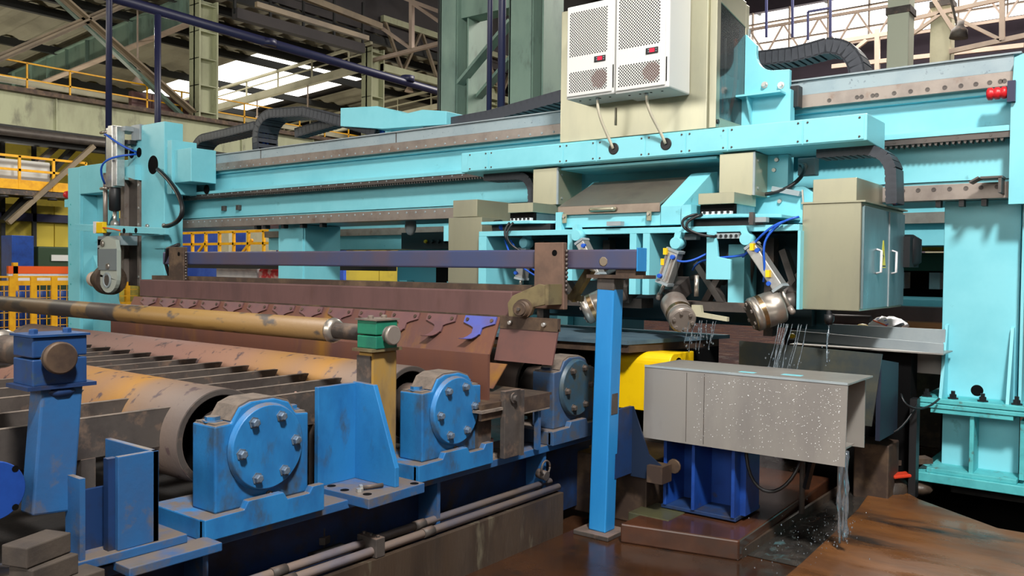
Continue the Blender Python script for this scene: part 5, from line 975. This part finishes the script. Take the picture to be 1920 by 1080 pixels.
# ---- control cabinet on top with cooling units
cc = thing('control_cabinet', 'tall stainless control cabinet on the cable trough with glazed side door', 'cabinet', (-3.66, 6.4, 2.84))
MB().box(-4.415, -2.98, 6.37, 7.0, 2.842, 4.03).build('body', SS, cc, bev=.006)
dr = thing_door = MB(); 
dr.box(-2.98, -2.915, 6.40, 6.47, 2.85, 4.03); dr.box(-2.98, -2.915, 6.98, 7.05, 2.85, 3.98); dr.box(-2.98, -2.915, 6.47, 6.98, 2.85, 2.94); dr.prism([(6.47, 3.87), (6.98, 3.78), (6.98, 4.0), (6.47, 4.03)], 'X', -2.98, -2.915)
door = dr.build('door', SS, cc, bev=.004)
GL = mat('door_glass', (150, 160, 160), .08, 0, spec=.7, trans=.92)
MB().box(-2.925, -2.921, 6.47, 6.98, 2.94, 3.87).build('pane', GL, door); MB().box(-2.978, -2.976, 6.47, 6.98, 2.94, 3.87).build('inner_panel', mat('dark_cabinet_inside', (40, 50, 48), .4, .3, col2=(62, 72, 68), scale=3), door)
MB().lathe((-2.915, 6.43, 2.90), (1, 0, 0), [(0, .02), (.012, .02)], 10).build('lock', BLACK, door)
MB().tube(bez((-2.95, 6.84, 3.66), (-2.945, 6.86, 3.4), (-2.945, 6.86, 3.2), (-2.945, 6.7, 2.98)), .016, 6).build('orange_cable', ORNG, door); MB().tube(bez((-2.95, 6.52, 3.3), (-2.945, 6.6, 3.26), (-2.945, 6.6, 3.1), (-2.945, 6.58, 3.0)), .008, 6).build('orange_cable', ORNG, door)
MB().box(-2.97, -2.955, 6.68, 6.95, 2.95, 3.33).build('turquoise_bracket', TQ, door); MB().cyl((-2.95, 6.64, 3.1), (-2.95, 6.64, 3.62), .01, n=6).build('conduit', PLAST, door)
for z in (3.7, 3.05): MB().box(-2.93, -2.905, 7.03, 7.06, z, z + .08).build('hinge', GREYP, door)
MB().tube([(-3.83, 6.365, 3.10), (-3.83, 6.362, 2.95)], .008, 6).build('rear_hose_shadow_pipe', CLEAR, cc)
FANM = mat('fan_brown', (86, 62, 58), .6)
LED = emit('red_display', (225, 16, 50), .9)
def acunit(label, x0, x1, y0, z0, z1):
    t = thing('cooling_unit', label, 'air conditioner', ((x0 + x1) / 2, y0, z0), 'cooling units on the control cabinet')
    MB().box(x0, x1, y0, 6.37, z0, z1).build('housing', WHITE, t, bev=.012)
    fp_ = MB().box(x0 + .012, x1 - .03, y0 - .012, y0, z0 + .02, z1 - .01).build('front_panel', WHITE, t, bev=.006)
    w = x1 - x0; yy = y0 - .0135
    def grille(za, zb):
        mb = MB(); fm = MB(); p = .025; nx = int((w - .10) / p); nz = int((zb - za) / p)
        for i in range(nx):
            for j in range(nz):
                for q in (0, .5):
                    cx = x0 + .045 + (i + q) * p; cz = za + (j + q) * p; r = .0076
                    inf = zb < z0 + .3 and math.hypot(cx - x1 + .15, cz - z0 - .14) < .075
                    if inf: r = .0105
                    (fm if inf else mb).faces([(cx - r, yy, cz), (cx, yy, cz - r), (cx + r, yy, cz), (cx, yy, cz + r)], [(0, 1, 2, 3)])
        mb.build('grille_holes', HOLE, fp_, kind='stuff')
        if len(fm.bm.verts): fm.build('fan_behind_holes', FANM, fp_, kind='stuff')
    zs = z0 + .305
    grille(z0 + .055, z0 + .235); grille(z0 + .36, z1 - .04)
    dp = MB().box(x1 - .20, x1 - .09, y0 - .02, y0 - .012, zs - .025, zs + .022).build('display', BLACK, fp_, bev=.003)
    MB().box(x1 - .165, x1 - .12, y0 - .0215, y0 - .02, zs - .015, zs + .014).build('red_digits', LED, dp)
    for s in (-.019, .049):
        for q in (-.01, .008): MB().box(x1 - .165 + s - .005 + .01, x1 - .165 + s + .005 + .01, y0 - .021, y0 - .02, zs + q - .003, zs + q + .003).build('button', GREYP, dp)
    MB().box(x1 - .026, x1 - .018, y0 - .004, y0 - .001, z0 + .05, z0 + .24).build('side_slot', HOLE, t)
    for k in range(4): MB().lathe((x0 + .08 + k * .1, y0 + .1, z0), (0, 0, -1), [(0, .010), (.003, .010)], 8).build('bottom_hole', HOLE, t)
    return t
acunit('white cooling unit with red display, the lower left one of two', -4.135, -3.645, 6.05, 3.15, 3.94)
acunit('white cooling unit with red display, the right one of two', -3.62, -3.13, 6.0, 3.13, 4.10)
for a, b, lb_ in (((-3.86, 6.12, 3.15), (-3.80, 6.285, 2.735), 'milky drain hose under the left cooling unit'), ((-3.38, 6.1, 3.13), (-3.30, 6.285, 2.735), 'milky drain hose under the right cooling unit')):
    t = thing('drain_hose', lb_, 'hose', b, 'drain hoses of the cooling units')
    MB().tube(bez(a, (a[0] + .005, a[1] - .02, a[2] - .16), (b[0] - .04, b[1] - .06, b[2] + .16), (b[0], b[1] - .002, b[2]), 14), .013, 8).build('tube', CLEAR, t)
    MB().lathe((b[0], 6.294, b[2]), (0, -1, 0), [(0, .05), (.004, .05), (.006, .044)], 24).build('grommet', BLACK, t); MB().lathe((a[0], a[1], a[2]), (0, 0, -1), [(0, .016), (.02, .016), (.022, .014)], 8).build('nipple', GREYP, t)
# ================================================================ chip trough, stands, water
ct_ = thing('chip_trough', 'grey open ended sheet metal trough wet with droplets', 'trough', (-2.06, 5.14, .6))
MB().prism([(-2.705, .598), (-1.42, .598), (-1.412, 1.064), (-2.70, 1.074)], 'Y', 4.90, 4.908).build('front_sheet', SSG, ct_); MB().box(-2.70, -1.41, 4.90, 5.40, 1.06, 1.07).build('top_sheet', SSG, ct_); MB().box(-2.70, -1.45, 5.39, 5.398, .625, 1.06).build('back_sheet', SSG, ct_)
MB().box(-2.70, -1.50, 4.92, 5.36, .64, .65).build('floor_sheet', SSG, ct_); MB().box(-2.70, -1.412, 4.897, 4.909, 1.062, 1.075).build('folded_edge', GREYP, ct_)
for x in (-2.40, -2.28): MB().box(x, x + .003, 4.898, 4.90, .61, 1.05).build('seam', SLATE, ct_)
dp_ = MB()
for k in range(480):
    x = -1.45 - .9 * random.random() ** 1.4; z = .62 + .42 * random.random() ** .8; s = random.uniform(.0008, .0027)
    dp_.faces([(x - s, 4.8975, z), (x, 4.8965, z - s * 1.8), (x + s, 4.8975, z), (x, 4.8965, z + s)], [(0, 1, 2, 3)])
dp_.build('droplets', mat('water_droplet', (225, 228, 230), .1, spec=1.0), ct_, kind='stuff')
for x, y, s in ((-2.1, 5.0, .05), (-1.85, 5.05, .06)): MB().box(x, x + s * 2, y, y + s, 1.07, 1.071).build('turquoise_fleck', TQ, ct_)
sd = thing('trough_stand', 'royal blue ribbed steel stand under the grey trough', 'stand', (-2.4, 5.15, .15))
MB().box(-2.62, -2.10, 5.0, 5.4, .13, .155).build('foot_plate', BLD, sd, bev=.004)
for x in (-2.60, -2.40, -2.13): MB().box(x, x + .022, 4.99, 5.38, .155, .64).build('rib', BLS, sd, bev=.002)
MB().box(-2.60, -2.11, 5.25, 5.28, .155, .64).build('web', BLS, sd); MB().box(-2.16, -2.07, 5.08, 5.3, .155, .64).build('side_plate', BLS, sd)
MB().lathe((-2.52, 4.985, .42), (0, -1, 0), [(0, .05), (.01, .045)], 12).build('mud_patch', RUSTD, sd)
pb = tag(MB().prism([(-2.66, 4.545), (-1.95, 4.70), (-2.02, 6.6), (-2.66, 6.6)], 'Z', .0, .12).build('plinth_plate', WET, bev=.01), 'wet rusty thick plate on the floor under the trough stand', 'plate')
pe = MB().box(-2.74, -2.45, 4.78, 5.1, .0, .125); tag(pe.build('green_plate', mat('mossy_plate', (72, 72, 50), .35, col2=(54, 52, 40), scale=5), bev=.006), 'mossy green plate beside the foot of the blue post', 'plate')
rp = tag(MB().box(-3.3, -2.70, 4.95, 5.6, 0, .42).build('rust_block', RUSTD, bev=.01), 'dark rusty block in the shade behind the blue post', 'block')
for k, (x, y0, y1) in enumerate(((-1.97, 4.75, 6.6),)):
    tag(MB().box(x, x + .02, y0, y1, 0, .06).build('gully_edge', CONC), 'low wet edge strip of the gully beside the plinth plate', 'edging')
gl_ = thing('water_gully', 'dark wet gully with splashing water between plate and slab', 'water', (-1.8, 5.6, 0))
gm_ = MB(); nx, ny = 14, 60; g = {}
for i in range(nx + 1):
    for j in range(ny + 1):
        x = -1.95 + .32 * i / nx; y = 4.82 + 2.4 * j / ny
        g[i, j] = gm_.bm.verts.new((x, y, .004 + (.012 * random.random() if 0 < i < nx and 0 < j < ny else 0)))
for i in range(nx):
    for j in range(ny): gm_.bm.faces.new((g[i, j], g[i + 1, j], g[i + 1, j + 1], g[i, j + 1])).smooth = True
gm_.build('rippled_water', mat('dark_water', (46, 44, 42), .08, col2=(62, 58, 54), scale=6, spec=.8), gl_)
# falling water
def stream(label, p, q, r, n=1, spread=.0, gp='water streams under the milling drums'):
    t = thing('water_stream', label, 'water', q, gp)
    for k in range(n):
        ox = Vector((random.uniform(-spread, spread), random.uniform(-spread, spread) * .4, 0)); a = Vector(p) + ox; b = Vector(q) + ox + Vector((random.uniform(-.02, .02), 0, random.uniform(0, .12)))
        m = 14; pts = []; rs = []; ph = random.uniform(0, 6); am = random.uniform(.004, .010)
        for i in range(m + 1):
            f = i / m; c = a.lerp(b, f); c.x += am * math.sin(f * 6 + ph) * f; c.y += am * .4 * math.cos(f * 5 + ph) * f
            pts.append(c); rs.append(r * (1 + .5 * math.sin(f * 23 + ph)) * random.uniform(.6, 1.2))
        MB().tube(pts, rs, 6).build('strand', WATER, t)
        dm = MB()
        for i in range(5): dm.ball(b + Vector((random.uniform(-.03, .03), random.uniform(-.03, .03), random.uniform(-.02, .12))), random.uniform(.003, .006), (1, 1, 1.5), 6)
        dm.build('drops', WATER, t, kind='stuff')
stream('water strands falling below the middle milling drum', (-2.72, 5.75, 1.33), (-2.73, 5.72, 1.085), .003, 9, .13)
stream('water strands falling below the right milling drum', (-2.06, 5.85, 1.33), (-2.10, 5.75, .92), .003, 10, .11)
stream('thin water jet falling below the stainless cabinet', (-1.87, 6.02, 1.33), (-1.87, 5.92, 1.0), .006, 1, .0)
stream('water pouring from the open right end of the trough', (-1.49, 5.15, .64), (-1.49, 5.16, .03), .012, 3, .03)
nz = thing('drain_nozzle', 'small dark nozzle under the stainless cabinet', 'nozzle', (-1.87, 6.02, 1.33)); MB().lathe((-1.87, 6.02, 1.43), (0, 0, -1), [(0, .02), (.03, .02), (.03, .035), (.07, .035), (.1, .022)], 10).build('body', BLACK, nz)
sp = MB()
for k in range(170):
    x = random.gauss(-1.72, .14); y = random.gauss(5.35, .35); z = abs(random.gauss(0, .07)) + .015
    sp.ball((x, y, z), random.uniform(.0015, .0035), (1, 1, 1.4), 4)
tag(sp.build('splash_drops', WATER), 'splashing water drops over the gully', 'water', kind='stuff')
# yellow guard
yg = thing('yellow_guard', 'yellow rounded sheet guard behind the blue post', 'guard', (-3.1, 5.7, .62))
pr_ = [(5.60, .64), (5.60, .99)] + [(5.68 - .08 * math.cos(math.radians(a)), .995 + .085 * math.sin(math.radians(a))) for a in range(0, 91, 15)] + [(6.0, 1.075), (6.0, .64)]
MB().prism(pr_, 'X', -3.42, -2.88).build('cover', YEL, yg, bev=.006); MB().lathe((-2.88, 5.74, .985), (1, 0, 0), [(0, .06), (.003, .06)], 18).build('side_opening', HOLE, yg)
MB().box(-2.95, -2.9, 5.62, 5.66, .48, .64).build('leg', YEL, yg); MB().box(-3.1, -2.86, 5.6, 5.8, .42, .48).build('foot', SLATE, yg); MB().box(-3.05, -2.88, 5.62, 5.8, .12, .42).build('support', BLD, yg)
# bed plate beneath the drums and rear parts
bd = thing('slide_bed', 'blue grey sheet table under the milling drums', 'table', (-3.6, 6.2, 0))
MB().prism([(-4.6, 5.3), (-3.15, 5.45), (-2.85, 6.6), (-4.6, 6.6)], 'Z', 1.14, 1.17).build('sheet', mat('blue_grey_table', (98, 122, 136), .4, .3, col2=(80, 104, 120), scale=4), bd); MB().prism([(-4.6, 5.32), (-3.15, 5.47), (-2.9, 6.5), (-4.6, 6.5)], 'Z', 1.08, 1.14).build('frame', RUSTD, bd)
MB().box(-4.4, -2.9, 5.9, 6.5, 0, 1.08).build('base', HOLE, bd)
wt = thing('rear_trough', 'long pale U shaped channel between cabinet and right leg', 'channel', (-1.8, 7.1, 1.1))
MB().prism([(-2.46, 1.135), (-1.31, 1.10), (-1.31, 1.172), (-2.46, 1.212)], 'Y', 6.90, 6.915).build('front_lip', GREYP, wt); MB().box(-2.46, -1.31, 6.90, 7.24, 1.09, 1.10).build('floor', SSG, wt); MB().box(-2.5, -1.36, 7.22, 7.235, 1.10, 1.26).build('back_lip', GREYP, wt)
MB().box(-2.5, -1.4, 7.3, 7.8, .9, 1.2).build('grey_table', mat('grey_table_top', (140, 132, 128), .5), wt); MB().box(-2.4, -1.55, 7.0, 7.2, -.05, 1.09).build('support', HOLE, wt); MB().box(-1.55, -1.2, 8.12, 8.2, -.3, 1.09).build('shade_backing', HOLE, wt)  # black support and back panel stand in for the shade behind the channel
dpp = thing('splash_sheet', 'dark dented sheet hanging behind the grey trough', 'sheet', (-2.0, 6.2, .8))
MB().prism([(-2.60, .62), (-1.62, .62), (-1.56, 1.13), (-2.60, 1.16)], 'Y', 6.2, 6.212).build('sheet', mat('dark_dented_sheet', (74, 82, 84), .35, .5, col2=(98, 98, 84), scale=3, dirt=(54, 58, 60), dscale=2.5), dpp); MB().box(-2.5, -2.45, 6.212, 6.26, 0, .7).build('leg', SLATE, dpp)
MB().box(-1.85, -1.8, 6.212, 6.26, 0, .7).build('leg', SLATE, dpp)
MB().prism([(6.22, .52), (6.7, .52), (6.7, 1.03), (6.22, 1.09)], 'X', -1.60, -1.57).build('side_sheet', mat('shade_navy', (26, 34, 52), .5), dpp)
MB_ = thing('back_stand', 'dark stands and wires in the shade below the pale channel', 'stand', (-1.6, 6.8, 0))
MB().box(-1.52, -1.47, 6.85, 6.95, 0, .75).build('post', BLACK, MB_); MB().box(-1.85, -1.6, 6.6, 6.9, 0, .42).build('mud_block', RUSTD, MB_, bev=.01); MB().box(-1.78, -1.66, 7.2, 7.3, .4, .72).build('dark_box', BLACK, MB_)
MB().tube(bez((-1.72, 6.55, .70), (-1.66, 6.5, .45), (-1.55, 6.6, .45), (-1.46, 6.8, .72)), .008, 6).build('wire', BLACK, MB_); MB().tube(bez((-1.55, 6.7, .8), (-1.5, 6.6, .68), (-1.4, 6.8, .66), (-1.35, 7.0, .75)), .008, 6).build('wire', BLACK, MB_)
MB().tube(bez((-2.06, 5.05, .62), (-2.05, 5.0, .25), (-1.80, 5.1, .25), (-1.75, 5.2, .6), 14), .012, 6).build('hose_loop', BLACK, MB_); MB().bar((-1.74, 5.4, .6), (-1.82, 5.45, .3), .03, .03).build('black_pipe', BLACK, MB_); MB().cyl((-1.86, 5.5, .12), (-1.86, 5.5, .64), .018, n=8).build('grey_pipe', SLATE, MB_)
rb = thing('mud_heap', 'muddy heap with a red lid beside the right leg base', 'debris', (-1.65, 6.9, .03))
mh = MB().ball((-1.66, 6.9, .03), .13, (1.1, 1.4, .9), 12); mh.ball((-1.52, 7.1, .03), .1, (1.3, 1, .6), 10); mh.build('heap', CONC, rb); MB().bar((-1.63, 6.78, .16), (-1.52, 6.9, .17), .10, .025).build('red_lid', mat('red_orange_lid', (200, 60, 36), .4), rb, bev=.008)
MB().bar((-1.7, 7.0, .22), (-1.45, 7.2, .24), .12, .04).build('muddy_board', RUSTD, rb)
# crumpled bag and small things behind
bg = thing('crumpled_bag', 'crumpled white printed bag with dark labels on the grey table', 'bag', (-1.85, 7.45, 1.2))
cm = MB().ball((-1.83, 7.45, 1.26), .12, (1.25, .7, .62), 14)
for v in cm.bm.verts: v.co += Vector((random.uniform(-.012, .012), random.uniform(-.012, .012), random.uniform(-.012, .012)))
cm.build('sack', PLAST, bg); MB().bar((-1.78, 7.36, 1.24), (-1.70, 7.36, 1.28), .02, .10, (0, 1, 0)).build('dark_label', BLACK, bg); MB().bar((-1.71, 7.37, 1.25), (-1.66, 7.38, 1.27), .02, .08, (0, 1, 0)).build('dark_label', SLATE, bg)
MB().bar((-1.93, 7.365, 1.30), (-1.82, 7.355, 1.26), .01, .014, (0, 1, 0)).build('orange_strip', ORNG, bg)
for k, (x, z) in enumerate(((-1.84, 1.30), (-1.83, 1.265), (-1.82, 1.23), (-1.88, 1.22), (-1.9, 1.31))): MB().bar((x, 7.352, z), (x + .022, 7.352, z + .012), .006, .007, (0, 1, 0)).build('blue_print', BCAB, bg)
yb = tag(MB().ball((-2.05, 7.5, 1.22), .05, (1.2, 1, .8), 10).build('yellow_helmet', YEL), 'yellow helmet left of the crumpled white bag', 'helmet')
yk = tag(MB().ball((-2.42, 6.85, 1.17), .022, (1.2, 1, 1), 8).build('yellow_buoy', YEL), 'small yellow ball behind the falling water at the channel end', 'ball')
dm_ = thing('rear_dark_parts', 'dark rollers and blocks behind the stainless cabinet underside', 'machine', (-2.2, 7.8, 0))
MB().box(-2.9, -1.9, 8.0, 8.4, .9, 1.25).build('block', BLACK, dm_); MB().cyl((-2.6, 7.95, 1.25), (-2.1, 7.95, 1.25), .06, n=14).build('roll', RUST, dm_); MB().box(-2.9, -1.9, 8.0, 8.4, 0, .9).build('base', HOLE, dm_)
